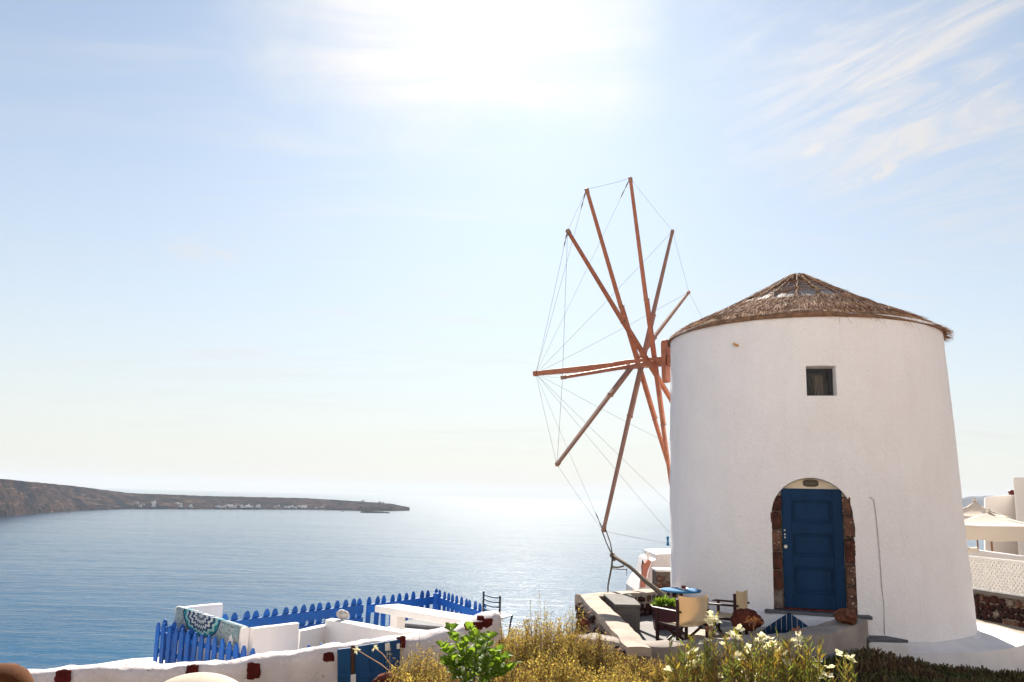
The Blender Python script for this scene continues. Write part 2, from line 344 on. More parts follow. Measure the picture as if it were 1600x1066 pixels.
N.n('ShaderNodeOutputMaterial', {0: N.n('ShaderNodeMixShader', {0: gw, 1: m1.outputs[0], 2: gl2.outputs[0]}).outputs[0]})
M['sea'] = mt

# far land
mt, N = new_mat('headland_rock')
geo = N.n('ShaderNodeNewGeometry')
pos = geo.outputs['Position']
n1 = N.noise(pos, 0.004, 8, 0.65)
n2 = N.noise(N.mapping(pos, scale=(0.25, 0.25, 4)), 0.02, 6, 0.65)
n3 = N.noise(pos, 0.03, 5, 0.65)
c = N.mixc(N.smooth(n1, 0.38, 0.62), (0.008, 0.013, 0.026), (0.052, 0.036, 0.036))
c = N.mixc(N.smooth(n2, 0.54, 0.64), c, (0.13, 0.09, 0.072))
c = N.mixc(N.smooth(n3, 0.50, 0.60), c, (0.006, 0.009, 0.014))
bs = N.n('ShaderNodeBsdfPrincipled', {'Base Color': c, 'Roughness': 1.0, 'Specular IOR Level': 0.0})
N.n('ShaderNodeOutputMaterial', {0: bs.outputs[0]})
M['headland'] = mt

# ------------------------------------------------------------------ object helpers


def wloc(o):
    v = Vector((0, 0, 0))
    while o is not None:
        v += o.location
        o = o.parent
    return v


def tag(o, label=None, cat=None, group=None, kind=None):
    if label: o['label'] = label
    if cat: o['category'] = cat
    if group: o['group'] = group
    if kind: o['kind'] = kind
    return o


def thing(name, label, cat, loc=(0, 0, 0), rz=0.0, group=None):
    o = bpy.data.objects.new(name, None)
    o.empty_display_size = 0.1
    COL.objects.link(o)
    o.location = loc
    o.rotation_euler = (0, 0, rz)
    return tag(o, label, cat, group)


def link(name, mesh, parent=None, loc=(0, 0, 0), rot=None, scale=None):
    o = bpy.data.objects.new(name, mesh)
    COL.objects.link(o)
    if parent is not None: o.parent = parent
    o.location = loc
    if rot is not None:
        if isinstance(rot, Matrix): o.rotation_euler = rot.to_euler()
        else: o.rotation_euler = rot
    if scale is not None: o.scale = scale
    return o


class MB:
    def __init__(s): s.v = []; s.f = []; s.m = []

    def add(s, verts, faces, mi=0):
        b = len(s.v)
        s.v += [Vector(p) for p in verts]
        s.f += [tuple(b + i for i in f) for f in faces]
        s.m += [mi] * len(faces)
        return s

    def hexa(s, p, mi=0):
        """eight corners: bottom 0-3 counter-clockwise, top 4-7"""
        return s.add(p, [(3, 2, 1, 0), (4, 5, 6, 7), (0, 1, 5, 4), (1, 2, 6, 5), (2, 3, 7, 6), (3, 0, 4, 7)], mi)

    def box(s, c, size, rz=0.0, mi=0, R=None):
        c = Vector(c)
        R = R or Matrix.Rotation(rz, 3, 'Z')
        x, y, z = (q / 2 for q in size)
        return s.hexa([c + R @ Vector(q) for q in ((-x, -y, -z), (x, -y, -z), (x, y, -z), (-x, y, -z), (-x, -y, z), (x, -y, z), (x, y, z), (-x, y, z))], mi)

    def beam(s, a, b, w, h, up=Vector((0, 0, 1)), mi=0, w2=None, h2=None):
        a = Vector(a); b = Vector(b)
        d = (b - a).normalized()
        sx = d.cross(up)
        if sx.length < 1e-4: sx = d.cross(Vector((1, 0, 0)))
        sx.normalize(); uy = sx.cross(d)
        w2 = w if w2 is None else w2; h2 = h if h2 is None else h2
        q = []
        for p, ww, hh in ((a, w, h), (b, w2, h2)):
            q += [p - sx * ww / 2 - uy * hh / 2, p + sx * ww / 2 - uy * hh / 2, p + sx * ww / 2 + uy * hh / 2, p - sx * ww / 2 + uy * hh / 2]
        return s.hexa(q, mi)

    def tube(s, pts, radii, n=8, mi=0, cap=True, tw=0.0):
        pts = [Vector(p) for p in pts]
        if not hasattr(radii, '__len__'): radii = [radii] * len(pts)
        ref = None
        vs = []; fs = []
        for i, p in enumerate(pts):
            d = (pts[min(i + 1, len(pts) - 1)] - pts[max(i - 1, 0)]).normalized()
            if ref is None:
                ref = d.cross(Vector((0, 0, 1)))
                if ref.length < 0.05: ref = d.cross(Vector((1, 0, 0)))
            ref = (ref - d * ref.dot(d)).normalized()
            q = d.cross(ref)
            for k in range(n):
                a = 2 * math.pi * (k + tw) / n
                vs.append(p + (ref * math.cos(a) + q * math.sin(a)) * radii[i])
        for i in range(len(pts) - 1):
            for k in range(n):
                k2 = (k + 1) % n
                fs.append((i * n + k, i * n + k2, (i + 1) * n + k2, (i + 1) * n + k))
        if cap:
            fs.append(tuple(reversed(range(n))))
            fs.append(tuple(range((len(pts) - 1) * n, len(pts) * n)))
        return s.add(vs, fs, mi)

    def prism(s, poly, o, ux, uy, un, depth, mi=0):
        """polygon (2-D, counter-clockwise) in the plane o,ux,uy pushed out along un by depth"""
        o = Vector(o); n = len(poly)
        a = [o + ux * x + uy * y for x, y in poly]
        b = [p + un * depth for p in a]
        fs = [tuple(reversed(range(n))), tuple(range(n, 2 * n))]
        fs += [(i, (i + 1) % n, n + (i + 1) % n, n + i) for i in range(n)]
        return s.add(a + b, fs, mi)

    def lathe(s, prof, c=(0, 0, 0), n=32, mi=0, cap=True):
        c = Vector(c); k = len(prof); vs = []; fs = []
        for j in range(n):
            a = 2 * math.pi * j / n
            for r, z in prof: vs.append(c + Vector((r * math.cos(a), r * math.sin(a), z)))
        for j in range(n):
            j2 = (j + 1) % n
            for i in range(k - 1): fs.append((j * k + i, j2 * k + i, j2 * k + i + 1, j * k + i + 1))
        if cap:
            fs.append(tuple(reversed([j * k for j in range(n)])))
            fs.append(tuple(j * k + k - 1 for j in range(n)))
        return s.add(vs, fs, mi)

    def mesh(s, name, mats, org=Vector((0, 0, 0)), smooth=False, sharp=None):
        me = bpy.data.meshes.new(name)
        me.from_pydata([tuple(p - org) for p in s.v], [], s.f)
        for q in (mats if isinstance(mats, (list, tuple)) else [mats]): me.materials.append(q)
        if any(s.m): me.polygons.foreach_set('material_index', s.m)
        if smooth:
            me.polygons.foreach_set('use_smooth', [True] * len(me.polygons))
            if sharp: me.set_sharp_from_angle(angle=rad(sharp))
        me.update()
        return me

    def build(s, name, mats, parent=None, smooth=False, sharp=None, bevel=0.0, loc=None):
        org = wloc(parent) if parent is not None else Vector(loc or (0, 0, 0))
        o = link(name, s.mesh(name, mats, org, smooth, sharp), parent, (0, 0, 0) if parent is not None else org)
        if bevel:
            b = o.modifiers.new('bevel', 'BEVEL'); b.width = bevel; b.segments = 2; b.limit_method = 'ANGLE'; b.angle_limit = rad(40)
        return o


def nz(p, s=1.0, o=0.0):
    return noise.noise(Vector((p[0] * s + o, p[1] * s + o * 1.7, p[2] * s - o)))


def grid_mesh(name, P, mats, org, smooth=True, mi=None):
    """P: array (rows, cols, 3)"""
    r, c = P.shape[:2]
    idx = np.arange(r * c).reshape(r, c)
    q = np.stack([idx[:-1, :-1], idx[:-1, 1:], idx[1:, 1:], idx[1:, :-1]], -1).reshape(-1, 4)
    return fast_mesh(name, P.reshape(-1, 3) - np.array(org), q, mats, smooth, mi)


def fast_mesh(name, V, Q, mats, smooth=False, mi=None):
    me = bpy.data.meshes.new(name)
    k = Q.shape[1]
    me.vertices.add(len(V)); me.vertices.foreach_set('co', np.asarray(V, np.float32).ravel())
    me.loops.add(Q.size); me.loops.foreach_set('vertex_index', Q.ravel().astype(np.int32))
    me.polygons.add(len(Q)); me.polygons.foreach_set('loop_start', np.arange(0, Q.size, k, dtype=np.int32))
    for q in (mats if isinstance(mats, (list, tuple)) else [mats]): me.materials.append(q)
    if mi is not None: me.polygons.foreach_set('material_index', np.asarray(mi, np.int32))
    me.polygons.foreach_set('use_smooth', np.full(len(Q), smooth))
    me.update(calc_edges=True)
    me.validate()
    return me


def frames(D, spin=None):
    """rotation matrices whose local +Y runs along D (n,3)"""
    n = len(D)
    D = D / np.linalg.norm(D, axis=1, keepdims=True)
    A = RNG.normal(size=(n, 3)) if spin is None else spin
    X = np.cross(D, A); X /= np.linalg.norm(X, axis=1, keepdims=True) + 1e-9
    Z = np.cross(X, D)
    return np.stack([X, D, Z], -1)


def scatter(base, faces, P, R, S):
    """copies of a small base shape (k,3) with quad/tri faces: returns V, Q"""
    n, k = len(P), len(base)
    S = np.asarray(S)
    if S.ndim == 1: S = S[:, None]
    V = np.einsum('nij,nkj->nki', R, base[None] * S[:, None, :] if S.shape[1] == 3 else base[None] * S[:, None, :]) + P[:, None, :]
    F = np.asarray(faces)
    Q = (F[None] + (np.arange(n) * k)[:, None, None]).reshape(-1, F.shape[1])
    return V.reshape(-1, 3), Q


LEAF = np.array([[0, 0, 0], [0.28, 0.35, 0.06], [0, 1, 0], [-0.28, 0.35, 0.06], [0, 0.5, -0.03]], float)
LEAF_F = [(0, 1, 2, 4), (0, 4, 2, 3)]
STRIP = np.array([[-0.5, 0, 0], [0.5, 0, 0], [0.35, 1, 0], [-0.35, 1, 0]], float)
STRIP_F = [(0, 1, 2, 3)]
FINGER = np.array([[-0.5, 0, -0.3], [0.5, 0, -0.3], [0, 0, 0.6], [-0.3, 0.6, -0.2], [0.3, 0.6, -0.2], [0, 0.6, 0.4], [0, 1, 0]], float)
FINGER_F = [(0, 1, 4, 3), (1, 2, 5, 4), (2, 0, 3, 5), (3, 4, 6, 3), (4, 5, 6, 4), (5, 3, 6, 5)]


def rock_mesh(name, mt, seed, sub=3, rough=0.28, flat=1.0, box=0.0):
    bm = bmesh.new()
    bmesh.ops.create_icosphere(bm, subdivisions=sub, radius=1.0)
    for v in bm.verts:
        d = v.co.normalized()
        k = 1 + rough * nz(d, 1.3, seed) + rough * 0.6 * nz(d, 3.1, seed + 5) + rough * 0.3 * nz(d, 7.0, seed + 9)
        if box:
            m_ = max(abs(d.x), abs(d.y), abs(d.z))
            k *= (1 - box) + box * 0.92 / m_
        v.co = d * k
        v.co.z *= flat
    me = bpy.data.meshes.new(name)
    bm.to_mesh(me); bm.free()
    me.materials.append(mt)
    me.polygons.foreach_set('use_smooth', [sub > 2] * len(me.polygons))
    return me


ROUND = [[rock_mesh('stone', M[k], 110 + 10 * i + j, 3, 0.3, 1.0, 0.25) for j in range(4)] for i, k in enumerate(('lava_dark', 'lava2', 'lava3'))]
BRICKS = [[rock_mesh('stone', M[k], 10 * i + j, 2, 0.2, 1.0, 0.6) for j in range(3)] for i, k in enumerate(('lava', 'lava2', 'lava3'))]


def rubble(parent, o, ux, uz, un, length, hfun, size, weights=(0.4, 0.35, 0.25), proud=0.25, name='stone', lib=None):
    """stones laid in uneven courses into the face spanned by ux (along) and uz (up); un points out of the wall"""
    o = Vector(o); org = wloc(parent)
    R = Matrix((ux, un, uz)).transposed()
    z = 0.0; cnt = 0
    hm = max(hfun(t) for t in (0, 0.25, 0.5, 0.75, 1.0))
    while z < hm - size * 0.3:
        h = size * random.uniform(0.75, 1.15)
        x = -random.uniform(0, size * 0.6)
        while x < length:
            w = size * random.uniform(0.8, 1.7)
            cx = x + w / 2
            if 0 <= cx <= length and z + h * 0.75 <= hfun(min(max(cx / length, 0), 1)):
                me = random.choice(random.choices(lib or BRICKS, weights)[0])
                p = o + ux * cx + uz * (z + h / 2 + random.uniform(-0.1, 0.1) * h) + un * (size * proud * random.uniform(-0.4, 0.35))
                q = R @ Matrix.Rotation(random.uniform(-0.2, 0.2), 3, 'Y')
                link(name, me, parent, p - org, q, (w * 0.47, size * 0.35, h * 0.47))
                cnt += 1
            x += w
        z += h
    return cnt


def strip_wall(pts, thick, zb, rnd=0.05, step=0.07, amp=0.012, seed=0.0):
    """pts: (x, y, ztop) polyline; a plastered wall with a soft rounded top; returns MB"""
    P = []
    for a, b in zip(pts[:-1], pts[1:]):
        a = Vector(a); b = Vector(b)
        k = max(1, int((b - a).length / step))
        P += [a.lerp(b, i / k) for i in range(k)]
    P.append(Vector(pts[-1]))
    for _ in range(2):
        P = [P[0]] + [(P[i - 1] + P[i] * 2 + P[i + 1]) / 4 for i in range(1, len(P) - 1)] + [P[-1]]
    h = thick / 2
    prof = [(-h, None), (-h, -0.45), (-h, -0.2), (-h, -rnd - 0.04), (-h + rnd * 0.25, -rnd * 0.4), (-h + rnd, -0.004), (-h * 0.3, 0.004), (h * 0.3, 0.004), (h - rnd, -0.004), (h - rnd * 0.25, -rnd * 0.4), (h, -rnd - 0.04), (h, -0.3), (h, None)]
    vs = []; fs = []; k = len(prof)
    for i, p in enumerate(P):
        d = P[min(i + 1, len(P) - 1)] - P[max(i - 1, 0)]
        d.z = 0; d.normalize()
        nrm = Vector((d.y, -d.x, 0))
        for off, dzz in prof:
            q = p + nrm * (-off)
            q.z = zb if dzz is None else max(p.z + dzz, zb + 0.01)
            g = Vector((nz(q, 2.3, seed), nz(q, 2.3, seed + 7), nz(q, 2.3, seed + 13))) * amp * 1.6 + Vector((nz(q, 8, seed), nz(q, 8, seed + 3), nz(q, 8, seed + 11))) * amp * 0.7
            if dzz is None: g.z = 0
            vs.append(q + g)
    for i in range(len(P) - 1):
        for j in range(k - 1):
            fs.append((i * k + j, i * k + j + 1, (i + 1) * k + j + 1, (i + 1) * k + j))
    fs.append(tuple(range(k))[::-1])
    fs.append(tuple(range((len(P) - 1) * k, len(P) * k)))
    mb = MB(); mb.add(vs, fs)
    return mb


# ------------------------------------------------------------------ setting: sea, land, haze
SEA_Z = -150.0
mb = MB()
E_ = 60000.0
mb.add([(-E_, -2000, SEA_Z), (E_, -2000, SEA_Z), (E_, E_, SEA_Z), (-E_, E_, SEA_Z)], [(0, 1, 2, 3)])
tag(mb.build('sea', M['sea']), 'calm blue sea with sun glitter reaching the horizon', kind='structure')

# the headland across the bay, drawn from shore line to crest
xs = [-420, -200, 0, 60, 120, 200, 320, 480, 560, 610, 640]
shore_y = [838, 822, 808, 802, 798, 795.5, 796, 796.5, 798.5, 798.5, 798]
crest_y = [742, 744, 748, 754, 760, 770.5, 775, 778.5, 783.5, 787, 793]
cols, rows = 220, 26
P = np.zeros((rows, cols, 3))
pxs = np.concatenate([np.linspace(-420, 630, cols - 20), np.linspace(630.5, 640, 20)])
for j, px in enumerate(pxs):
    ys = float(np.interp(px, xs, shore_y)); yc = float(np.interp(px, xs, crest_y))
    s = onz(px, ys, SEA_Z)
    dep = float(np.interp(px, [0, 200, 560, 640], [200, 750, 600, 200]))
    cr = at(px, yc, s.y + dep)
    dirn = Vector((s.x, s.y, 0)).normalized()
    for i in range(rows):
        t = i / (rows - 1)
        if t <= 0.6:
            u = t / 0.6
            prof = u ** 0.75 if px < 90 else (0.55 * u ** 0.5 + 0.45 * u)
            if px > 560: prof = u ** 0.35
            p = s.lerp(cr, u); p.z = SEA_Z - 3 + (cr.z - SEA_Z + 3) * prof
            if 0 < u < 1:
                w = 4 * u * (1 - u)
                g = abs(nz((px * 0.09, u * 1.2, 0), 1.0, 3)) * 60 + nz(p, 0.006, 2) * 16 + nz(p, 0.02, 8) * 7
                p.z += w * (nz(p, 0.012, 5) * 9)
                p += dirn * (w * (g - 10))
            elif u == 1:
                p.z += nz((px * 0.11, 0, 0), 1, 4) * 3.0 + nz((px * 0.5, 0, 0), 1, 6) * 1.6
        else:
            u = (t - 0.6) / 0.4
            p = cr + dirn * (900 * u); p.z = cr.z + (SEA_Z - 5 - cr.z) * u ** 1.5
        P[i, j] = p
ME_HEAD = grid_mesh('headland', P, M['headland'], (0, 0, 0), True)
head = link('headland', ME_HEAD)
tag(head, 'long brown headland sloping down into the sea across the bay', kind='structure')
HEADP = P
# small skerry off the point
mb = MB()
c0 = onz(583, 801.5, SEA_Z)
for k in range(5):
    t = k / 4
    mb.lathe([(60 - 8 * k, -2), (45 - 6 * k, 8 - t * 4), (12, 14 - t * 6), (0.5, 15 - t * 7)], c0 + Vector((-45 + 45 * k * 0.8, 10 * k, 0)), 10)
tag(mb.build('skerry', M['headland'], smooth=True), 'low dark rock just off the headland', kind='structure')

# bluish islands on the far right horizon
mb = MB()
for (a, b, hpx, Y, sd) in ((1420, 1700, 17, 21000, 3), (1490, 1660, 24, 27000, 9)):
    n = 60; vs = []
    for i in range(n + 1):
        t = i / n; px = a + (b - a) * t
        base = at(px, 800, Y); base.z = SEA_Z - 5
        top = hpx * (math.sin(math.pi * t) ** 0.7) * (0.75 + 0.25 * nz((t * 5, 0, 0), 1, sd)) * Y / FPX
        vs += [base, base + Vector((0, 900, max(top, 2) + 130)), base + Vector((0, 2600, 0))]
    fs = []
    for i in range(n):
        for j in range(2): fs.append((i * 3 + j, (i + 1) * 3 + j, (i + 1) * 3 + j + 1, i * 3 + j + 1))
    mb.add(vs, fs)
tag(mb.build('distant_island', M['headland'], smooth=True), 'faint blue islands on the horizon', kind='structure')

# air: one closed box of even pale haze
mb = MB()
mb.box((0, E_ / 2 - 1000, (SEA_Z - 6 + 480) / 2), (2 * E_ + 400, E_ + 2800, 480 - (SEA_Z - 6)))
mt, N = new_mat('sea_haze')
vol = N.n('ShaderNodeVolumePrincipled', {'Color': (0.60, 0.67, 0.76, 1), 'Density': 0.000021, 'Anisotropy': 0.1})
N.n('ShaderNodeOutputMaterial', {'Volume': vol.outputs[0]})
tag(mb.build('haze', mt), 'thin bluish sea haze', kind='stuff')

# hillside under everything, falling away to the sea


def sstep(a, b, x):
    t = min(max((x - a) / (b - a), 0), 1)
    return t * t * (3 - 2 * t)


def ground_z(x, y):
    z = -0.62 + 0.47 * sstep(-1.2, 0.7, x) + 0.17 * sstep(2.2, 4.0, x)
    z += 0.10 * sstep(8.5, 5.0, y) * sstep(-0.5, 1.0, x)
    z -= 0.40 * sstep(2.5, 3.3, x) * sstep(6.4, 7.2, y)
    z -= 0.45 * sstep(10.6, 11.6, y) * sstep(0.2, 1.2, x)
    z -= 0.55 * sstep(6.0, 9.0, x) * sstep(9.5, 13.0, y)
    edge = 9.3 + 2.9 * sstep(-0.6, 0.3, x) + 4.3 * sstep(0.9, 1.6, x) + 30 * sstep(5.5, 10, x)
    if y > edge: z -= (y - edge) * 0.95
    if x < -5.2: z -= (-5.2 - x) * 0.7
    z += 0.05 * nz((x, y, 0), 0.9, 2) + 0.02 * nz((x, y, 0), 3.5, 5)
    return z


gx = np.concatenate([np.arange(-120, -9, 6), np.arange(-9, 12, 0.25), np.arange(12, 60, 4)])
gy = np.concatenate([np.arange(-4, 20, 0.25), np.arange(20, 60, 2.5), np.arange(60, 230, 10)])
P = np.array([[(x, y, max(ground_z(x, y), SEA_Z - 3)) for x in gx] for y in gy])
tag(link('hillside', grid_mesh('hillside', P, M['soil'], (0, 0, 0), True)), 'dry volcanic hillside above the sea', kind='structure')

# ------------------------------------------------------------------ the windmill
MILL = Vector((5.90, 17.24, -0.5))
R_TOP, R_BOT, Z_TOP, Z_BOT = 2.60, 2.735, 5.17, -1.0


def mill_axis(z):
    t = z / 5.17
    return Vector((5.946 - 0.092 * t, 17.24, z))


def mill_r(z): return R_BOT + (R_TOP - R_BOT) * z / 5.17


mill = thing('windmill', 'round white windmill with a thatched roof, blue arched door and bare wooden sail spars', 'windmill', MILL)
NT_, NZ_ = 220, 70
bm_v = []; bm_f = []
for layer, dr in ((0, 0.0), (1, -0.62)):
    for i in range(NZ_ + 1):
        z = Z_BOT + (Z_TOP - Z_BOT) * i / NZ_
        c = mill_axis(z); r = mill_r(z) + dr
        if not layer:
            if z > 5.05: r -= (z - 5.05) ** 2 * 1.2
            if z < 0: r += (-z) ** 1.5 * 0.05
        for j in range(NT_):
            a = 2 * math.pi * j / NT_
            p = c + Vector((math.cos(a), math.sin(a), 0)) * r
            if not layer:
                rr_ = 0.016 * nz(p, 0.8, 1) + 0.009 * nz(p, 2.2, 4) + 0.004 * nz(p, 6, 7)
                p += Vector((math.cos(a), math.sin(a), 0)) * rr_
            bm_v.append(p)
base2 = (NZ_ + 1) * NT_
for i in range(NZ_):
    for j in range(NT_):
        j2 = (j + 1) % NT_
        bm_f.append((i * NT_ + j, i * NT_ + j2, (i + 1) * NT_ + j2, (i + 1) * NT_ + j))
        bm_f.append((base2 + i * NT_ + j2, base2 + i * NT_ + j, base2 + (i + 1) * NT_ + j, base2 + (i + 1) * NT_ + j2))
for j in range(NT_):
    j2 = (j + 1) % NT_
    bm_f.append((j2, j, base2 + j, base2 + j2))
    t0 = NZ_ * NT_
    bm_f.append((t0 + j, t0 + j2, base2 + t0 + j2, base2 + t0 + j))
mb = MB(); mb.add(bm_v, bm_f)
tower = mb.build('tower_wall', M['plaster'], mill)

# door frame of reference
UP = Vector((0, 0, 1))
dd = at(1274, 957, 14.65)
DN = Vector((dd.x - 5.943, dd.y - 17.24, 0)).normalized()
DO = mill_axis(0.15) + DN * (mill_r(0.15)); DO.z = 0.15
DT = Vector((-DN.y, DN.x, 0))
if DT.x < 0: DT = -DT
DH = 1.99          # door height
DW = 0.97


def arch_poly(w, h_spring, rise, n=20):
    pts = [(-w / 2, 0), (w / 2, 0), (w / 2, h_spring)]
    for k in range(1, n):
        a = math.pi * k / n
        pts.append((w / 2 * math.cos(a), h_spring + rise * math.sin(a)))
    pts.append((-w / 2, h_spring))
    return pts


wobble = lambda pts, amp, sd: [(x + amp * nz((x * 3, y * 3, 0), 1, sd), y + (amp * nz((x * 3, y * 3, 0), 1, sd + 4) if y > 0 else 0)) for x, y in pts]
cut = MB()
# arched recess, wider at the mouth than at the back
ap = arch_poly(1.34, 1.58, 0.63)
back = [(x * 0.95, y * (0.985 if y > 1 else 1)) for x, y in ap]
n = len(ap)
o1 = DO + DN * 0.25 - UP * 0.02; o2 = DO - DN * 0.34 - UP * 0.02
va = [o1 + DT * x + UP * y for x, y in ap]; vb = [o2 + DT * x + UP * y for x, y in back]
cut.add(vb + va, [tuple(reversed(range(n))), tuple(range(n, 2 * n))] + [(i, (i + 1) % n, n + (i + 1) % n, n + i) for i in range(n)])
# small square window
wc = at(1282, 597, 14.8)
wa = Vector((wc.x - mill_axis(wc.z).x, wc.y - 17.24, 0)).normalized()
WO = mill_axis(wc.z) + wa * mill_r(wc.z)
WT = Vector((-wa.y, wa.x, 0))
if WT.x < 0: WT = -WT
cut2 = MB()
q = []
for d, w0, w1, z0, z1 in ((0.25, -0.25, 0.285, -0.255, 0.30), (-0.26, -0.245, 0.205, -0.255, 0.235)):
    oo = WO + wa * d
    q += [oo + WT * w0 + UP * z0, oo + WT * w1 + UP * z0, oo + WT * w1 + UP * z1, oo + WT * w0 + UP * z1]
cut2.add(q, [(0, 1, 2, 3), (7, 6, 5, 4), (1, 0, 4, 5), (2, 1, 5, 6), (3, 2, 6, 7), (0, 3, 7, 4)])


def fix_normals(o):
    bm = bmesh.new(); bm.from_mesh(o.data)
    bmesh.ops.recalc_face_normals(bm, faces=bm.faces)
    bm.to_mesh(o.data); bm.free()


def carve(o, cutters):
    tmp = []
    fix_normals(o)
    for i, c in enumerate(cutters):
        k = c.build('cutter', M['plaster']); tmp.append(k)
        fix_normals(k)
        md = o.modifiers.new('cut', 'BOOLEAN'); md.operation = 'DIFFERENCE'; md.object = k; md.solver = 'EXACT'
    dg = bpy.context.evaluated_depsgraph_get()
    dg.update()
    me = bpy.data.meshes.new_from_object(o.evaluated_get(dg))
    old = o.data
    o.modifiers.clear(); o.data = me
    me.name = old.name
    for k in tmp: bpy.data.objects.remove(k)
    me.polygons.foreach_set('use_smooth', [True] * len(me.polygons))
    me.set_sharp_from_angle(angle=rad(38))


carve(tower, [cut, cut2])

# cream lunette and backing behind the door
mb = MB()
mb.prism([(x * 0.99, y) for x, y in arch_poly(1.33, 1.58, 0.62)], DO - DN * 0.40, DT, UP, DN, 0.14)
mb.build('lunette', M['cream'], mill)
# jamb stones either side
for side in (-1, 1):
    mb = MB()
    x0, x1 = (-0.672, -DW / 2 - 0.012) if side < 0 else (DW / 2 + 0.012, 0.672)
    mb.box(DO + DT * (x0 + x1) / 2 + UP * 0.84 - DN * 0.27, (x1 - x0, 0.16, 1.68), R=Matrix((DT, DN, UP)).transposed())
    mb.build('jamb_mortar', M['mortar'], mill)
    z = 0.0; i = 0
    hs = [0.30, 0.33, 0.30, 0.36, 0.31, 0.27] if side < 0 else [0.42, 0.36, 0.42, 0.34, 0.34]
    for h in hs:
        k = {(-1, 0): 2, (-1, 1): 0, (-1, 2): 0, (-1, 3): 1, (-1, 4): 0, (-1, 5): 0}.get((side, i), 1 if i != 2 else 0)
        me = rock_mesh('jamb_stone', M[('jambdark', 'lava2', 'lava3')[k]], 40 + i + side * 7, 4, 0.10, 1.0, 0.85)
        inset = 0.0 if z < 1.35 else 0.035
        p = DO + DT * ((x0 + x1) / 2 - side * inset) + UP * (z + h / 2) - DN * 0.20 - wloc(mill)
        Rm = Matrix((DT, DN, UP)).transposed()
        link('jamb_stone', me, mill, p, Rm, ((x1 - x0) * 0.52 - inset * 0.5, 0.10, h * 0.50))
        z += h; i += 1
# door leaf
def dbox(mb_, x0, x1, z0, z1, d0, d1, mi=0):
    o = DO + DT * (x0 + x1) / 2 + UP * (z0 + z1) / 2 + DN * (d0 + d1) / 2
    mb_.box(o, (x1 - x0, abs(d1 - d0), z1 - z0), R=Matrix((DT, DN, UP)).transposed(), mi=mi)
DB = -0.235
mb = MB()
hw = DW / 2
rails_ = [(0.03, 0.27), (0.70, 0.87), (1.25, 1.42), (1.80, DH)]
dbox(mb, -hw, -hw + 0.155, 0.03, DH, DB, DB + 0.05); dbox(mb, hw - 0.155, hw, 0.03, DH, DB, DB + 0.05)
for a, b in rails_: dbox(mb, -hw + 0.1555, hw - 0.1555, a, b, DB + 0.001, DB + 0.049)
door = mb.build('door', M['blue_door'], mill, bevel=0.005)
for (a, b) in ((0.27, 0.70), (0.87, 1.25), (1.42, 1.80)):
    mb = MB()
    dbox(mb, -hw + 0.157, hw - 0.157, a + 0.002, b - 0.002, DB + 0.006, DB + 0.022)
    dbox(mb, -hw + 0.215, hw - 0.215, a + 0.058, b - 0.058, DB + 0.0215, DB + 0.036)
    for (xa, xb, za, zb) in ((-hw + 0.157, hw - 0.157, a + 0.002, a + 0.022), (-hw + 0.157, hw - 0.157, b - 0.022, b - 0.002), (-hw + 0.157, -hw + 0.177, a + 0.022, b - 0.022), (hw - 0.177, hw - 0.157, a + 0.022, b - 0.022)):
        dbox(mb, xa, xb, za, zb, DB + 0.0215, DB + 0.056)
    mb.build('door_panel', M['blue_door'], door, bevel=0.004)
mb = MB()
kn = DO + DT * (-hw + 0.05) + UP * 1.02 + DN * (DB + 0.05)
mb.tube([kn, kn + DN * 0.02, kn + DN * 0.03, kn + DN * 0.055], [0.03, 0.03, 0.014, 0.026], 12)
mb.build('knob', M['metal'], door, smooth=True, sharp=40)
for zz in (1.17, 1.22, 1.29):
    mb = MB()
    q = DO + DT * (-hw + 0.042) + UP * zz + DN * (DB + 0.049)
    mb.tube([q, q + DN * 0.012], [0.014, 0.012], 10)
    mb.build('lock', M['metal'], door)
mb = MB()
dbox(mb, -hw - 0.0, hw + 0.0, 0.0, 0.028, DB - 0.02, DB + 0.07)
mb.build('threshold', M['lava'], mill)
# slate sill
mb = MB()
mb.prism([(-0.74, -0.33), (0.80, -0.33), (0.86, 0.10), (0.2, 0.055), (-0.80, 0.03)], DO - UP * 0.055 + UP * 0.0, DT, DN, UP, 0.05)
mb.build('door_sill', M['slab'], mill, bevel=0.006)
# white plinth under the sill
mb = MB()
for th0, th1, zt in ((-0.44, 0.30, -0.055),):
    n = 20; vs = []; fs = []
    for i in range(n + 1):
        t = th0 + (th1 - th0) * i / n
        a = math.atan2(DN.y, DN.x) + t
        d = Vector((math.cos(a), math.sin(a), 0))
        bulge = 0.03 + 0.14 * math.sin(math.pi * i / n)
        rr_ = R_BOT
        for r_, zz in ((rr_ - 0.1, zt + DO.z - 0.0), (rr_ + bulge * 0.6, zt + DO.z - 0.004), (rr_ + bulge, zt + DO.z - 0.05), (rr_ + bulge + 0.08, -0.8)):
            vs.append(Vector((5.943, 17.24, zz)) + d * r_)
    for i in range(n):
        for j in range(3): fs.append((i * 4 + j, i * 4 + j + 1, (i + 1) * 4 + j + 1, (i + 1) * 4 + j))
    mb.add(vs, fs)
mb.build('door_step', M['white'], mill, smooth=True, sharp=50)
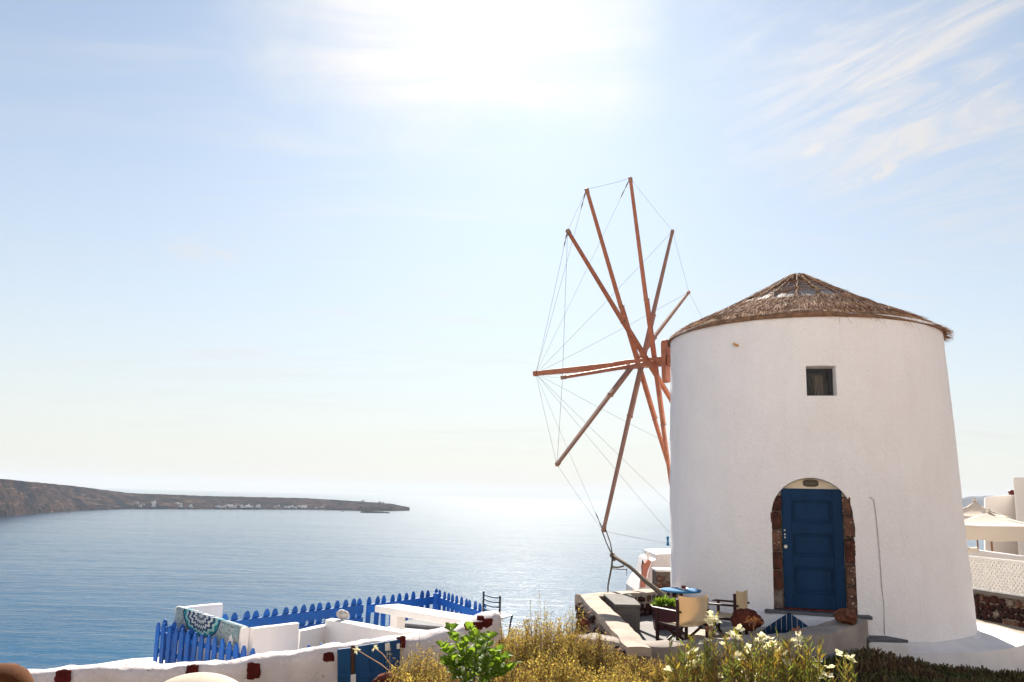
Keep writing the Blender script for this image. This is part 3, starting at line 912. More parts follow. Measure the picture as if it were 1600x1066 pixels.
# plaque over the door
mb = MB()
pc = DO - DN * 0.258 + UP * 2.085 + DT * 0.0
ov = []
for k in range(24):
    a = 2 * math.pi * k / 24
    ov.append((0.128 * abs(math.cos(a)) ** 0.75 * (1 if math.cos(a) >= 0 else -1), 0.062 * abs(math.sin(a)) ** 0.6 * (1 if math.sin(a) >= 0 else -1)))
mb.prism(ov, pc, DT, UP, DN, 0.016)
plq = mb.build('name_plaque', M['brass'], mill, bevel=0.003)
mb = MB()
prev = None
for k in range(9):
    x = -0.07 + 0.0175 * k
    q = pc + DN * 0.0185 + DT * x + UP * (0.006 * math.sin(k * 2.1))
    if prev is not None: mb.tube([prev, q], 0.0045, 5)
    prev = q
mb.build('plaque_relief', M['brasslight'], plq)
# window
mb = MB()
Rw = Matrix((WT, wa, UP)).transposed()
wd = -0.215
for (x0, x1, z0, z1) in ((-0.245, -0.20, -0.25, 0.235), (0.14, 0.205, -0.25, 0.235), (-0.1995, 0.1395, 0.185, 0.235), (-0.1995, 0.1395, -0.25, -0.21)):
    mb.box(WO + WT * (x0 + x1) / 2 + UP * (z0 + z1) / 2 + wa * wd, (x1 - x0, 0.05, z1 - z0), R=Rw)
win = mb.build('window', M['winframe'], mill, bevel=0.003)
mb = MB()
vs = []; n = 16
for i in range(n + 1):
    x = -0.12 + 0.18 * i / n
    dpt = wd - 0.03 + 0.012 * math.sin(i * 1.9)
    vs += [WO + WT * (x * 0.75 + 0.01) + UP * -0.215 + wa * dpt, WO + WT * x + UP * 0.13 + wa * dpt]
mb.add(vs, [(2 * i, 2 * i + 2, 2 * i + 3, 2 * i + 1) for i in range(n)])
mb.build('curtain', M['curtain'], win, smooth=True)
mb = MB(); mb.box(WO + wa * -0.254 + UP * -0.01, (0.44, 0.006, 0.48), R=Rw); mb.build('room_shade_sheet', M['dark'], win)  # near-black sheet behind the pane, the unlit room's shade put into its colour
mb = MB(); mb.box(WO + WT * -0.03 + UP * -0.012 + wa * (wd - 0.005), (0.339, 0.006, 0.394), R=Rw)
mtg, N = new_mat('window_glass')
g1 = N.n('ShaderNodeBsdfGlossy', {'Color': (0.9, 0.93, 0.95, 1), 'Roughness': 0.03})
g2 = N.n('ShaderNodeBsdfTransparent', {'Color': (0.85, 0.86, 0.85, 1)})
fr = N.n('ShaderNodeFresnel', {'IOR': 1.18}).outputs[0]
N.n('ShaderNodeOutputMaterial', {0: N.n('ShaderNodeMixShader', {0: fr, 1: g2.outputs[0], 2: g1.outputs[0]}).outputs[0]})
M['glass'] = mtg
mb.build('window_pane', mtg, win)

def on_mill(px, py, Y0=14.9, off=0.0):
    """point of the tower wall seen at a pixel"""
    d = ray(px, py); Y = Y0
    lo, hi = 12.0, 17.2
    for _ in range(40):
        mid = (lo + hi) / 2
        p = CAM + d * mid; c = mill_axis(p.z)
        if math.hypot(p.x - c.x, p.y - c.y) > mill_r(p.z) + off: lo = mid
        else: hi = mid
    return CAM + d * lo

# peg, cable
mb = MB()
p = on_mill(1153, 541)
d = Vector((p.x - 5.9, p.y - 17.24, 0)).normalized()
mb.tube([p - d * 0.05, p + d * 0.10 + Vector((-0.03, 0, 0.03))], [0.026, 0.024], 10)
mb.build('wooden_peg', M['straw3'], mill, smooth=True, sharp=40)
mb = MB()
cpts = [(1359, 777), (1365, 781), (1368, 800), (1371, 830), (1374, 860), (1376, 890), (1378, 920), (1381, 945), (1382, 992)]
mb.tube([on_mill(x, y, off=0.012) for x, y in cpts], 0.007, 6)
mb.build('wall_cable', M['cablegrey'], mill, smooth=True)

# apron: low white bench round the foot of the tower
mb = MB()
a0, a1 = rad(-115), rad(35)
n = 70; vs = []; fs = []
prof = 8
for i in range(n + 1):
    t = i / n; a = a0 + (a1 - a0) * t
    d = Vector((math.cos(a), math.sin(a), 0))
    s = sstep(0.0, 0.16, t)
    ro = float(np.interp(math.degrees(a), [-115, -95, -70, -49, -11, 35], [2.80, 2.82, 2.99, 3.22, 3.70, 3.85]))
    zw = -0.10 - 0.20 * s; zo = -0.24 - 0.15 * s
    pp = [(R_BOT - 0.12, zw + 0.05), (R_BOT + 0.04, zw + 0.03), (R_BOT + 0.10, zw - 0.02), ((R_BOT + ro) / 2, (zw + zo) / 2 - 0.01), (ro - 0.06, zo), (ro, zo - 0.012), (ro + 0.012, zo - 0.07), (ro + 0.04, -1.5)]
    for r_, zz in pp:
        q = Vector((5.945, 17.24, zz)) + d * r_
        q += Vector((nz(q, 2, 3), nz(q, 2, 8), nz(q, 2, 12) if zz > -1 else 0)) * 0.018
        vs.append(q)
for i in range(n):
    for j in range(prof - 1): fs.append((i * prof + j, i * prof + j + 1, (i + 1) * prof + j + 1, (i + 1) * prof + j))
fs.append(tuple(range(prof)))
mb.add(vs, fs)
mb.build('white_apron', M['white'], mill, smooth=True, sharp=28)

# ---- roof
apex = at(1249, 430, 17.24)
RZ = [(2.45, 5.12), (2.64, 5.09), (2.63, 5.135)]
for q_ in (2.50, 2.1, 1.6, 1.1, 0.6, 0.25):
    t_ = (2.55 - q_) / 2.45
    RZ.append((q_, 5.20 + (apex.z - 5.22) * (t_ - 0.05 * math.sin(math.pi * t_))))
RZ += [(0.10, apex.z - 0.02), (0.02, apex.z)]
AX = mill_axis(5.3) + Vector((-0.01, 0, 0)); AX.z = 0
def roof_z(r): return float(np.interp(r, [q[0] for q in RZ[:1:-1]], [q[1] for q in RZ[:1:-1]]))
mb = MB()
prof = [(r, z) for r, z in RZ]
vs = []; fs = []; k = len(prof); n = 120
for j in range(n):
    a = 2 * math.pi * j / n
    for i, (r, z) in enumerate(prof):
        q = AX + Vector((r * math.cos(a), r * math.sin(a), z))
        if 1 < i < k - 1: q.z += 0.05 * nz(q, 1.3, 2) + 0.02 * nz(q, 4, 5)
        if i in (1, 2): q += Vector((math.cos(a), math.sin(a), 0)) * 0.05 * nz(q, 3, 9)
        vs.append(q)
for j in range(n):
    j2 = (j + 1) % n
    for i in range(k - 1): fs.append((j * k + i, j2 * k + i, j2 * k + i + 1, j * k + i + 1))
fs.append(tuple(j * k + k - 1 for j in range(n)))
mb.add(vs, fs)
roof = mb.build('thatched_roof', M['thatch'], mill, smooth=True)
CAMANG = math.atan2(-17.24, -5.9)      # direction from the mill to the front


def roof_pt(a, r, lift=0.0):
    return AX + Vector((r * math.cos(a), r * math.sin(a), roof_z(r) + lift))


# bleached bare patches near the top, with battens across them
BARE = [(-0.62, -0.42, 0.85, 1.42), (-0.36, -0.05, 0.58, 1.48), (0.01, 0.28, 0.55, 1.45), (0.34, 0.62, 0.52, 1.38), (0.65, 0.92, 0.60, 1.22), (-0.92, -0.68, 1.22, 1.36), (1.22, 1.34, 0.95, 1.45)]
for (b0, b1, r0, r1) in BARE:
    nn = 8; vs = []
    for i in range(nn + 1):
        for j in range(nn + 1):
            a = CAMANG + b0 + (b1 - b0) * i / nn; r = r0 + (r1 - r0) * j / nn
            if j in (0, nn): r += 0.05 * nz((i * 3, j, b0 * 9), 1, 2)
            q = roof_pt(a, r, 0.020 + 0.015 * nz((i, j, b0 * 5), 0.7, 3))
            vs.append(q)
    mb = MB(); mb.add(vs, [(i * (nn + 1) + j, (i + 1) * (nn + 1) + j, (i + 1) * (nn + 1) + j + 1, i * (nn + 1) + j + 1) for i in range(nn) for j in range(nn)])
    mb.build('bare_patch', M['tarp'], roof, smooth=True)
mb = MB()
for b in (-0.98, -0.64, -0.38, -0.01, 0.32, 0.62, 0.88, 1.12):
    mb.tube([roof_pt(CAMANG + b + 0.02 * math.sin(i * 2), 0.16 + 0.12 * i, 0.045) for i in range(10)], 0.016, 6)
mb.build('roof_batten', M['straw1'], roof)
mb = MB()
for r in (0.58, 0.68, 0.80, 0.93, 1.06):
    mb.tube([roof_pt(CAMANG - 1.1 + 2.3 * i / 40, r + 0.02 * nz((i, r, 0), 0.5, 3), 0.045) for i in range(41)], 0.009, 5)
o = mb.build('roof_lath', M['straw1'], roof)

# loose straw laid down the slope
def straw(name, n, rr0, rr1, lmin, lmax, wid, mt, spread, lift0, lift1, avoid=True, droop=0.0, angs=None):
    a = RNG.uniform(0, 2 * np.pi, n) if angs is None else CAMANG + RNG.uniform(angs[0], angs[1], n)
    r = np.sqrt(RNG.uniform(rr0 ** 2, rr1 ** 2, n))
    if avoid:
        rel = (a - CAMANG + np.pi) % (2 * np.pi) - np.pi
        keep = np.ones(n, bool)
        for (b0, b1, r0, r1) in BARE:
            keep &= ~((rel > b0 - 0.01) & (rel < b1 + 0.01) & (r > r0 - 0.30) & (r < r1 - 0.04) & (RNG.random(n) < 0.97))
        a, r = a[keep], r[keep]
    n = len(a)
    z = np.interp(r, [q[0] for q in RZ[:1:-1]], [q[1] for q in RZ[:1:-1]]) + RNG.uniform(lift0, lift1, n)
    Pp = np.stack([AX.x + r * np.cos(a), AX.y + r * np.sin(a), z], -1)
    slope = -0.60
    a2 = a + RNG.normal(0, spread, n)
    D = np.stack([np.cos(a2), np.sin(a2), slope + RNG.normal(0, 0.10, n) - droop], -1)
    Nn = np.stack([np.cos(a) * 0.5, np.sin(a) * 0.5, np.ones(n)], -1)
    Rm = frames(D, np.cross(D, Nn) + RNG.normal(0, 0.4, (n, 3)))
    Rm = frames(D, Nn + RNG.normal(0, 0.5, (n, 3)))
    L = RNG.uniform(lmin, lmax, n)
    S = np.stack([np.full(n, wid) * RNG.uniform(0.6, 1.4, n), L, np.ones(n)], -1)
    V, Q = scatter(STRIP, STRIP_F, Pp, Rm, S)
    me = fast_mesh(name, V - np.array(wloc(mill)), Q, mt)
    tag(link(name, me, roof), kind='stuff')


straw('straw', 20000, 0.22, 2.30, 0.10, 0.30, 0.0075, M['straw1'], 0.42, 0.02, 0.075)
straw('straw', 9000, 0.3, 2.40, 0.10, 0.28, 0.0075, M['straw2'], 0.25, 0.015, 0.06)
straw('straw', 9000, 1.75, 2.53, 0.07, 0.17, 0.0075, M['straw3'], 0.25, 0.0, 0.035, False)
straw('straw', 2600, 2.38, 2.56, 0.06, 0.13, 0.009, M['straw2'], 0.22, -0.03, 0.01, False, 0.25)
straw('straw', 700, 2.45, 2.60, 0.10, 0.26, 0.010, M['straw1'], 0.15, 0.0, 0.03, False, -0.15, (1.25, 1.9))
straw('straw', 34, 2.45, 2.6, 0.2, 0.42, 0.007, M['straw1'], 0.3, 0.0, 0.02, False, 0.5, (0.2, 1.2))
straw('straw', 900, 0.02, 0.32, 0.06, 0.2, 0.012, M['straw1'], 0.9, 0.0, 0.05, False)
mb = MB()
a = CAMANG - 0.42
mb.tube([roof_pt(a, 2.28, 0.02), roof_pt(a - 0.03, 2.50, 0.03)], 0.022, 8)
mb.build('roof_batten', M['straw1'], roof)

# ---- sail wheel: axle, six crossed spars, wires
HUB = Vector((3.412, 18.944, 4.924))
AN = Vector((-0.82501016, 0.56469637, -0.02182295))
AU = Vector((-0.56483089, -0.82520668, 0))
AV = Vector((-0.01800844, 0.01232628, 0.99976185))
R_SAIL = 4.14
TH0 = -0.109
ST = (0.239, 0.402, 0.653, 0.248, 0.566, 0.774)
DA = (-0.100, 0.124, 0.036, -0.148, 0.074, 0.014)
AX_L = 3.437
mb = MB()
mb.beam(HUB - AN * 1.6, HUB + AN * 0.92, 0.20, 0.20)
mb.beam(HUB + AN * 0.92, HUB + AN * 1.25, 0.20, 0.20, w2=0.17, h2=0.17)
mb.beam(HUB + AN * 1.251, HUB + AN * (AX_L - 0.08), 0.155, 0.155, w2=0.11, h2=0.11)
axle = mb.build('axle', M['redwood'], mill, bevel=0.012)
mb = MB()
mb.tube([HUB + AN * (AX_L - 0.08), HUB + AN * (AX_L + 0.02)], [0.07, 0.07], 10)
mb.build('axle_cap', M['redwood'], axle)
mb = MB()
q = HUB - AN * 0.02
poly = [(0.16 * math.cos(a), (0.33 if math.sin(a) >= 0 else -0.33) + 0.16 * math.sin(a)) for a in np.linspace(0, 2 * math.pi, 25)[:-1]]
mb.prism(poly, q - AN * 0.05, AU, AV, AN, 0.10)
mb.build('wheel_board', M['redwood'], mill, bevel=0.012)
mb = MB()
mb.beam(q - AN * 0.06, q + AN * 0.06, 0.22, 0.22)
mb.build('hub_iron', M['rust'], axle)


def tip(i):
    th = TH0 + rad(30) * i + DA[i % 6]
    return HUB + AN * ST[i % 6] + (AU * math.cos(th) + AV * math.sin(th)) * R_SAIL


for i in range(6):
    a, b = tip(i), tip(i + 6); c = (a + b) / 2
    mats = M['redwood'] if i in (0, 1, 2, 3) else M['greywood']
    mb = MB()
    mb.beam(c + (a - c) * 0.34, c + (b - c) * 0.34, 0.092, 0.095, AN)
    sp = mb.build('spar', mats, axle, bevel=0.01)
    for e in (a, b):                                  # the outer halves, spliced on and bound
        d = (e - c).normalized()
        mb = MB()
        mb.beam(c + d * (R_SAIL * 0.3402) + AN * 0.012, e, 0.080, 0.080, AN, w2=0.060, h2=0.060)
        mb.build('spar_tip', mats, axle, bevel=0.008)
        mb = MB(); mb.beam(e - d * 0.10, e + d * 0.015, 0.072, 0.072, AN); mb.build('tip_band', M['greywood'], axle, bevel=0.006)
        mb = MB(); mb.beam(c + d * (R_SAIL * 0.338), c + d * (R_SAIL * 0.346), 0.102, 0.104, AN); mb.build('splice_band', M['greywood'], axle)
nose = HUB + AN * (AX_L - 0.03)


def sag_wire(mb_, a, b, r, sag=0.0, n=8):
    pts = []
    for i in range(n + 1):
        t = i / n; p = a.lerp(b, t); p.z -= sag * 4 * t * (1 - t); pts.append(p)
    mb_.tube(pts, r, 4, cap=False)


for i in range(12):
    mb = MB(); sag_wire(mb, nose, tip(i), 0.0032, 0.03)
    # knotted rope end near the tip
    a = tip(i); d = (nose - a).normalized()
    if i in (1, 2, 3, 10): mb.tube([a + d * (0.05 + 0.11 * k) for k in range(5)], [0.006, 0.016, 0.006, 0.014, 0.005], 5)
    mb.build('stay_wire', M['wire'], axle)
    mb = MB(); sag_wire(mb, tip(i), tip((i + 1) % 12), 0.0032, 0.02)
    mb.build('rim_wire', M['wire'], axle)

# added out of view: pale ground and white houses bouncing sunlight onto the mill
mb = MB()
mb.add([(-14, -11.5, 0.34), (16, -11.5, 0.34), (16, 2.2, 0.30), (4, 3.0, 0.24), (-2, 2.6, 0.22), (-14, 1.5, 0.20)], [(0, 1, 2, 3, 4, 5)])
tag(mb.build('lane', M['path']), 'unseen pale paved lane under the camera, added to bounce sunlight', kind='structure')
mb = MB()
mb.hexa([(-70, -70, -8), (75, -70, -8), (75, -11.4, -8), (-70, -11.4, -8), (-70, -70, 22), (75, -70, 22), (75, -11.4, 0.36), (-70, -11.4, 0.36)])
tag(mb.build('unseen_bounce_slope', M['path']), 'unseen pale slope under the added houses behind the camera, bouncing sunlight', kind='structure')
def make_bounce_house(w, d, h, n):
    t = thing('unseen_bounce_house', 'unseen whitewashed cube house behind the camera, added to bounce sunlight onto the mill', 'house', (0, 0, 0), 0, 'added bounce houses behind the camera')
    a = MB(); a.box((0, 0, h / 2 - 1), (w, d, h + 2)); a.build('wall', M['white'], t)
    a = MB()
    for sx, sy, lx, ly in ((0, d / 2 - 0.15, w, 0.3), (0, -d / 2 + 0.15, w, 0.3), (w / 2 - 0.15, 0, 0.3, d - 0.6), (-w / 2 + 0.15, 0, 0.3, d - 0.6)): a.box((sx, sy, h + 0.2), (lx, ly, 0.4))
    a.build('parapet', M['white'], t)
    a = MB(); a.box((-w * 0.2, d / 2 + 0.02, 1.05), (0.9, 0.06, 2.1)); a.build('door', M['blue_door'], t)
    for k in range(n):
        a = MB(); a.box((w * 0.05 + k * 1.7, d / 2 + 0.02, h * 0.5), (0.7, 0.06, 1.0)); a.build('window', M['winframe'], t)
    return t
def copy_tree(o, parent=None):
    c = o.copy(); COL.objects.link(c); c.parent = parent
    for ch in list(o.children): copy_tree(ch, c)
    return c
ha = make_bounce_house(8.5, 6, 4.2, 2)
used_a = False
for row, (y, n_, off) in enumerate(((-16, 8, 0), (-25, 9, 4), (-34, 9, -2), (-44, 10, 3), (-54, 10, 0))):
    for k in range(n_):
        o = ha if not used_a else copy_tree(ha); used_a = True
        x = (k - (n_ - 1) / 2) * 10.2 + off
        zz = 0.36 + (-11.4 - y) * (22 - 0.36) / (70 - 11.4)
        o.location = (x, y + random.uniform(-1, 1), zz - 1.0); o.rotation_euler = (0, 0, random.uniform(-0.12, 0.12))


# ------------------------------------------------------------------ the mill terrace
X_, Y_, Z_ = Vector((1, 0, 0)), Vector((0, 1, 0)), Vector((0, 0, 1))
mb = MB()
tf = [(1.2, 15.2), (1.55, 14.6), (2.0, 11.3), (3.3, 11.0), (4.6, 11.2), (5.1, 13.0), (5.2, 14.9), (3.6, 16.2), (3.2, 17.4), (1.6, 16.4)]
mb.prism(tf, Vector((0, 0, -0.95)), X_, Y_, Z_, 0.80)
tag(mb.build('terrace', M['floor'], smooth=False), 'grey cement terrace in front of the windmill', kind='structure')

# parapet running from the far corner towards the camera, cement top over rough stone
A = at(920, 923, 15.0); B = at(1000, 1001, 11.0)
d = (B - A); d.z = 0; L = d.length; d.normalize(); out = Vector((-d.y, d.x, 0))
if out.x > 0: out = -out
par = thing('terrace_parapet', 'low rubble parapet with a pale cement top at the left edge of the mill terrace', 'wall', (A.x, A.y, -0.9))
pz0, pz1 = 0.30, 0.12
w_ = strip_wall([(A.x, A.y, pz0), (A.x + d.x * L * 0.5, A.y + d.y * L * 0.5, (pz0 + pz1) / 2 + 0.015), (B.x, B.y, pz1)], 0.30, -0.06, 0.02, 0.08, 0.012, 3)
w_.build('wall_top', M['cementtop'], par, smooth=True, sharp=50)
cb = MB()
A2 = A + out * 0.16; B2 = B + out * 0.16
cb.hexa([Vector((A.x, A.y, -0.9)) - out * 0.12, Vector((B.x, B.y, -0.9)) - out * 0.12, Vector((B.x, B.y, -0.9)) + out * 0.17, Vector((A.x, A.y, -0.9)) + out * 0.17,
         Vector((A.x, A.y, pz0 - 0.1)) - out * 0.12, Vector((B.x, B.y, pz1 - 0.1)) - out * 0.12, Vector((B.x, B.y, pz1 - 0.1)) + out * 0.17, Vector((A.x, A.y, pz0 - 0.1)) + out * 0.17])
cb.build('wall_core', M['mortar'], par)
rubble(par, Vector((A.x, A.y, -0.85)) + out * 0.17, d, Z_, out, L, lambda t: 1.08 + (pz1 - pz0) * t, 0.16, (0.6, 0.25, 0.15), 0.1, 'stone', ROUND)

# back parapet
A = at(912, 921.5, 15.25); B = at(1056, 913, 17.0)
d = (B - A); d.z = 0; L = d.length; d.normalize(); out = Vector((d.y, -d.x, 0))
bp = thing('back_parapet', 'rubble parapet with a pale top along the sea side of the mill terrace', 'wall', (A.x, A.y, -0.9))
strip_wall([(A.x, A.y, 0.27), (B.x, B.y, 0.24)], 0.40, -0.02, 0.02, 0.08, 0.01, 6).build('wall_top', M['cementtop'], bp, smooth=True, sharp=50)
cb = MB()
q = [Vector((A.x, A.y, -0.9)) - out * 0.15, Vector((B.x, B.y, -0.9)) - out * 0.15, Vector((B.x, B.y, -0.9)) + out * 0.17, Vector((A.x, A.y, -0.9)) + out * 0.17]
cb.hexa([q[0], q[3], q[2], q[1]] + [p + Z_ * 1.07 for p in (q[0], q[3], q[2], q[1])])
cb.build('wall_core', M['mortar'], bp)
rubble(bp, Vector((A.x, A.y, -0.2)) + out * 0.17, d, Z_, out, L, lambda t: 0.44, 0.15, (0.75, 0.15, 0.1), 0.1, 'stone', ROUND)

# front kerb wall curving round the terrace
kp = [onz(915, 990, 0.10), onz(960, 999, 0.10), onz(1020, 1005, 0.10), onz(1090, 1003, 0.09), onz(1150, 999, 0.09), onz(1210, 994, 0.10), onz(1265, 987, 0.13), onz(1312, 975, 0.16), onz(1332, 966, 0.16)]
kw = thing('terrace_kerb', 'low curved cement kerb closing the front of the mill terrace', 'wall', (kp[3].x, kp[3].y, -0.6))
strip_wall([(p.x, p.y, p.z) for p in kp], 0.46, -0.7, 0.03, 0.06, 0.016, 11).build('kerb_top', M['kerb'], kw, smooth=True, sharp=60)
for i, (px, py, s) in enumerate(((950, 1012, 0.13), (985, 1016, 0.16), (1030, 1018, 0.12))):
    p = onz(px, py, -0.08)
    link('stone', BRICKS[2][i], kw, p - wloc(kw), (0, 0, 0.4 * i), (s * 1.4, s * 0.6, s * 0.8))

# inner ledge stones on the terrace
mb = strip_wall([tuple(onz(x, y, -0.02)) for x, y in ((1085, 992), (1120, 984), (1165, 980), (1205, 983))], 0.42, -0.2, 0.03, 0.06, 0.014, 17)
mb = mb.build('stone_ledge', M['cementtop'], smooth=True, sharp=60, loc=onz(1140, 986, -0.2))
tag(mb, 'low pale cement ledge behind the flowers, in front of the chairs', 'ledge')

# cement bench block
bb = thing('cement_bench', 'grey cement box bench with a pale top beside the parapet', 'bench', (2.1, 14.6, -0.15))
f0 = at(962, 936, 13.98); f1 = at(1000, 937, 13.98); b0 = at(944, 919.5, 15.4); b1 = at(985, 921, 15.4)
for p in (f0, f1, b0, b1): p.z = 0.27
def dn(p, z): return Vector((p.x, p.y, z))
mb = MB(); mb.hexa([dn(f0, -0.15), dn(f1, -0.15), dn(b1, -0.15), dn(b0, -0.15), dn(f0, 0.235), dn(f1, 0.235), dn(b1, 0.235), dn(b0, 0.235)])
mb.build('bench_body', M['concrete'], bb, bevel=0.01)
c = (f0 + f1 + b0 + b1) / 4
mb = MB(); g = [c + (p - c) * 1.05 for p in (f0, f1, b1, b0)]
mb.hexa([dn(p, 0.2355) for p in g] + [dn(p, 0.28) for p in g])
mb.build('bench_top', M['concrete'], bb, bevel=0.01)

# ------------------------------------------------------------------ terrace furniture
FZ = -0.15


def director_chair(label, loc, rz):
    t = thing('director_chair', label, 'chair', (0, 0, 0), 0, "director's chairs on the terrace")
    w, dp, hs, ha, hb = 0.52, 0.42, 0.38, 0.56, 0.74     # +y is the way the chair faces
    for sx in (-1, 1):
        x = sx * w / 2
        mb = MB(); mb.box((x, -dp / 2, hb / 2), (0.035, 0.04, hb)); mb.build('back_leg', M['darkwood'], t, bevel=0.004)
        mb = MB(); mb.box((x, dp / 2, ha / 2), (0.035, 0.04, ha)); mb.build('front_leg', M['darkwood'], t, bevel=0.004)
        mb = MB(); mb.box((x, 0.02, ha + 0.0125), (0.06, dp + 0.14, 0.025)); mb.build('armrest', M['darkwood'], t, bevel=0.005)
        mb = MB(); mb.box((x, 0, hs), (0.03, dp - 0.042, 0.035)); mb.build('seat_rail', M['darkwood'], t, bevel=0.004)
        mb = MB(); mb.box((x, 0, 0.07), (0.03, dp - 0.042, 0.03)); mb.build('stretcher', M['darkwood'], t, bevel=0.004)
    for y in (-dp / 2 + 0.06, dp / 2 - 0.06):
        for s in (-1, 1):
            mb = MB(); yy = y + 0.012 * s
            mb.beam((-s * (w / 2 - 0.03), yy, 0.09), (s * (w / 2 - 0.03), yy, hs - 0.03), 0.02, 0.03); mb.build('cross_brace', M['darkwood'], t)
    n = 14; vs = []
    for i in range(n + 1):
        u = i / n; x = -w / 2 + w * u; sg = 4 * u * (1 - u)
        for z in np.linspace(0.40, hb + 0.045, 9):
            tt = (z - 0.40) / (hb + 0.045 - 0.40)
            vs.append(Vector((x, -dp / 2 - 0.022 - 0.045 * sg + 0.008 * math.sin(9 * u + 3 * tt), z - 0.028 * sg * (tt > 0.9) + (1 - tt) * 0.02 * sg)))
    fs = [(i * 9 + j, (i + 1) * 9 + j, (i + 1) * 9 + j + 1, i * 9 + j + 1) for i in range(n) for j in range(8)]
    mb = MB(); mb.add(vs, fs); o = mb.build('canvas_back', M['canvas'], t, smooth=True)
    sd = o.modifiers.new('thick', 'SOLIDIFY'); sd.thickness = 0.004
    vs = []
    for i in range(n + 1):
        u = i / n; x = -w / 2 + w * u; sg = 4 * u * (1 - u)
        for y in (-dp / 2 + 0.02, 0, dp / 2 - 0.01): vs.append(Vector((x, y, hs + 0.022 - 0.035 * sg)))
    fs = [(i * 3 + j, (i + 1) * 3 + j, (i + 1) * 3 + j + 1, i * 3 + j + 1) for i in range(n) for j in range(2)]
    mb = MB(); mb.add(vs, fs); o = mb.build('canvas_seat', M['canvas'], t, smooth=True)
    sd = o.modifiers.new('thick', 'SOLIDIFY'); sd.thickness = 0.004
    t.location = loc; t.rotation_euler = (0, 0, rz)
    return t


p = at(1066, 1003, 12.35)
director_chair("director's chair seen from behind, its sunlit cream canvas back towards the camera", (p.x, p.y, FZ), rad(30))
p = at(1136, 1000, 13.2)
director_chair("director's chair turned sideways against the white mill wall, left of the red rock", (p.x, p.y, FZ), rad(58))

p = at(1064, 921, 13.35)
tb = thing('round_table', 'small round blue table in front of the windmill', 'table', (p.x, p.y, FZ))
tz = p.z
c = wloc(tb)
mb = MB(); mb.lathe([(0.02, tz - 0.03 - FZ), (0.285, tz - 0.03 - FZ), (0.30, tz - 0.022 - FZ), (0.30, tz - 0.006 - FZ), (0.29, tz - FZ), (0.02, tz - FZ)], c, 40)
mb.build('tabletop', M['tableblue'], tb, smooth=True, sharp=40)
mb = MB(); mb.tube([c + Z_ * 0.03, c + Z_ * (tz - 0.03 - FZ)], 0.025, 12); mb.build('pedestal', M['darkwood'], tb, smooth=True, sharp=40)
for k in range(3):
    a = k * 2.094 + 0.4
    mb = MB(); mb.tube([c + Z_ * 0.12, c + Vector((math.cos(a) * 0.12, math.sin(a) * 0.12, 0.07)), c + Vector((math.cos(a) * 0.24, math.sin(a) * 0.24, 0.012))], 0.014, 8)
    mb.build('foot', M['darkwood'], tb, smooth=True)
c2 = Vector((p.x + 0.03, p.y - 0.05, tz + 0.001))
ash = thing('ashtray', 'small white dish with a dark red cup on the blue table', 'dish', c2)
mb = MB(); mb.lathe([(0.001, 0.0), (0.05, 0), (0.075, 0.022), (0.07, 0.022), (0.048, 0.008), (0.001, 0.008)], c2, 24, cap=False); mb.build('dish', M['ceramic'], ash, smooth=True)
mb = MB(); mb.lathe([(0.001, 0.01), (0.03, 0.01), (0.036, 0.05), (0.03, 0.058), (0.001, 0.05)], c2, 20, cap=False); mb.build('cup', M['darkred'], ash, smooth=True)

# maroon trough with a succulent
p = at(1039, 952, 14.5)
tr = thing('maroon_planter', 'maroon plastic planter behind the armrest of the nearer chair', 'planter', (p.x, p.y, FZ))
cx = wloc(tr)
mb = MB()
w0, d0, h0 = 0.20, 0.13, 0.33
mb.hexa([cx + Vector(q) for q in ((-w0 * .85, -d0 * .85, 0), (w0 * .85, -d0 * .85, 0), (w0 * .85, d0 * .85, 0), (-w0 * .85, d0 * .85, 0), (-w0, -d0, h0), (w0, -d0, h0), (w0, d0, h0), (-w0, d0, h0))])
mb.build('pot', M['purple'], tr, bevel=0.012)
for s in (-1, 1):
    pass
mb = MB()
for (x, y, sx, sy) in ((0, -d0, 2 * w0 + 0.04, 0.03), (0, d0, 2 * w0 + 0.04, 0.03), (-w0, 0, 0.03, 2 * d0 - 0.032), (w0, 0, 0.03, 2 * d0 - 0.032)): mb.box(cx + Vector((x, y, h0 + 0.012)), (sx, sy, 0.03))
mb.build('pot_rim', M['purple'], tr, bevel=0.006)
pl = thing('potted_succulent', 'green potted plant spilling over the maroon planter', 'plant', cx + Z_ * h0)
n = 420
D = RNG.normal(size=(n, 3)); D[:, 2] = np.abs(D[:, 2]) * 0.9 + 0.1; D /= np.linalg.norm(D, axis=1, keepdims=True)
P0 = np.array(cx + Z_ * (h0 + 0.03)) + D * np.array([0.19, 0.12, 0.12]) * RNG.uniform(0.3, 1.0, (n, 1))
V, Q = scatter(LEAF, LEAF_F, P0, frames(D + RNG.normal(0, 0.5, (n, 3))), np.stack([np.full(n, .05), RNG.uniform(.05, .085, n), np.full(n, .06)], -1))
link('foliage', fast_mesh('foliage', V - np.array(wloc(pl)), Q, M['leaf_g']), pl)

# lava rocks
for (px, py, Yd, s, lab, sd) in ((1166, 969, 12.75, 0.20, 'large dark red lava rock on the kerb, right of the chairs', 3), (1322, 963, 13.15, 0.155, 'reddish brown lava rock on the end of the kerb, below the door', 8)):
    p = at(px, py, Yd)
    me = rock_mesh('lava_rock', M['lava'] if sd == 3 else M['lavabrown'], sd, 4, 0.30, 0.82)
    tag(link('lava_rock', me, None, p, (0.2, 0.1, sd), (s * 1.12, s, s * 0.85)), lab, 'rock', 'lava rocks on the kerb')

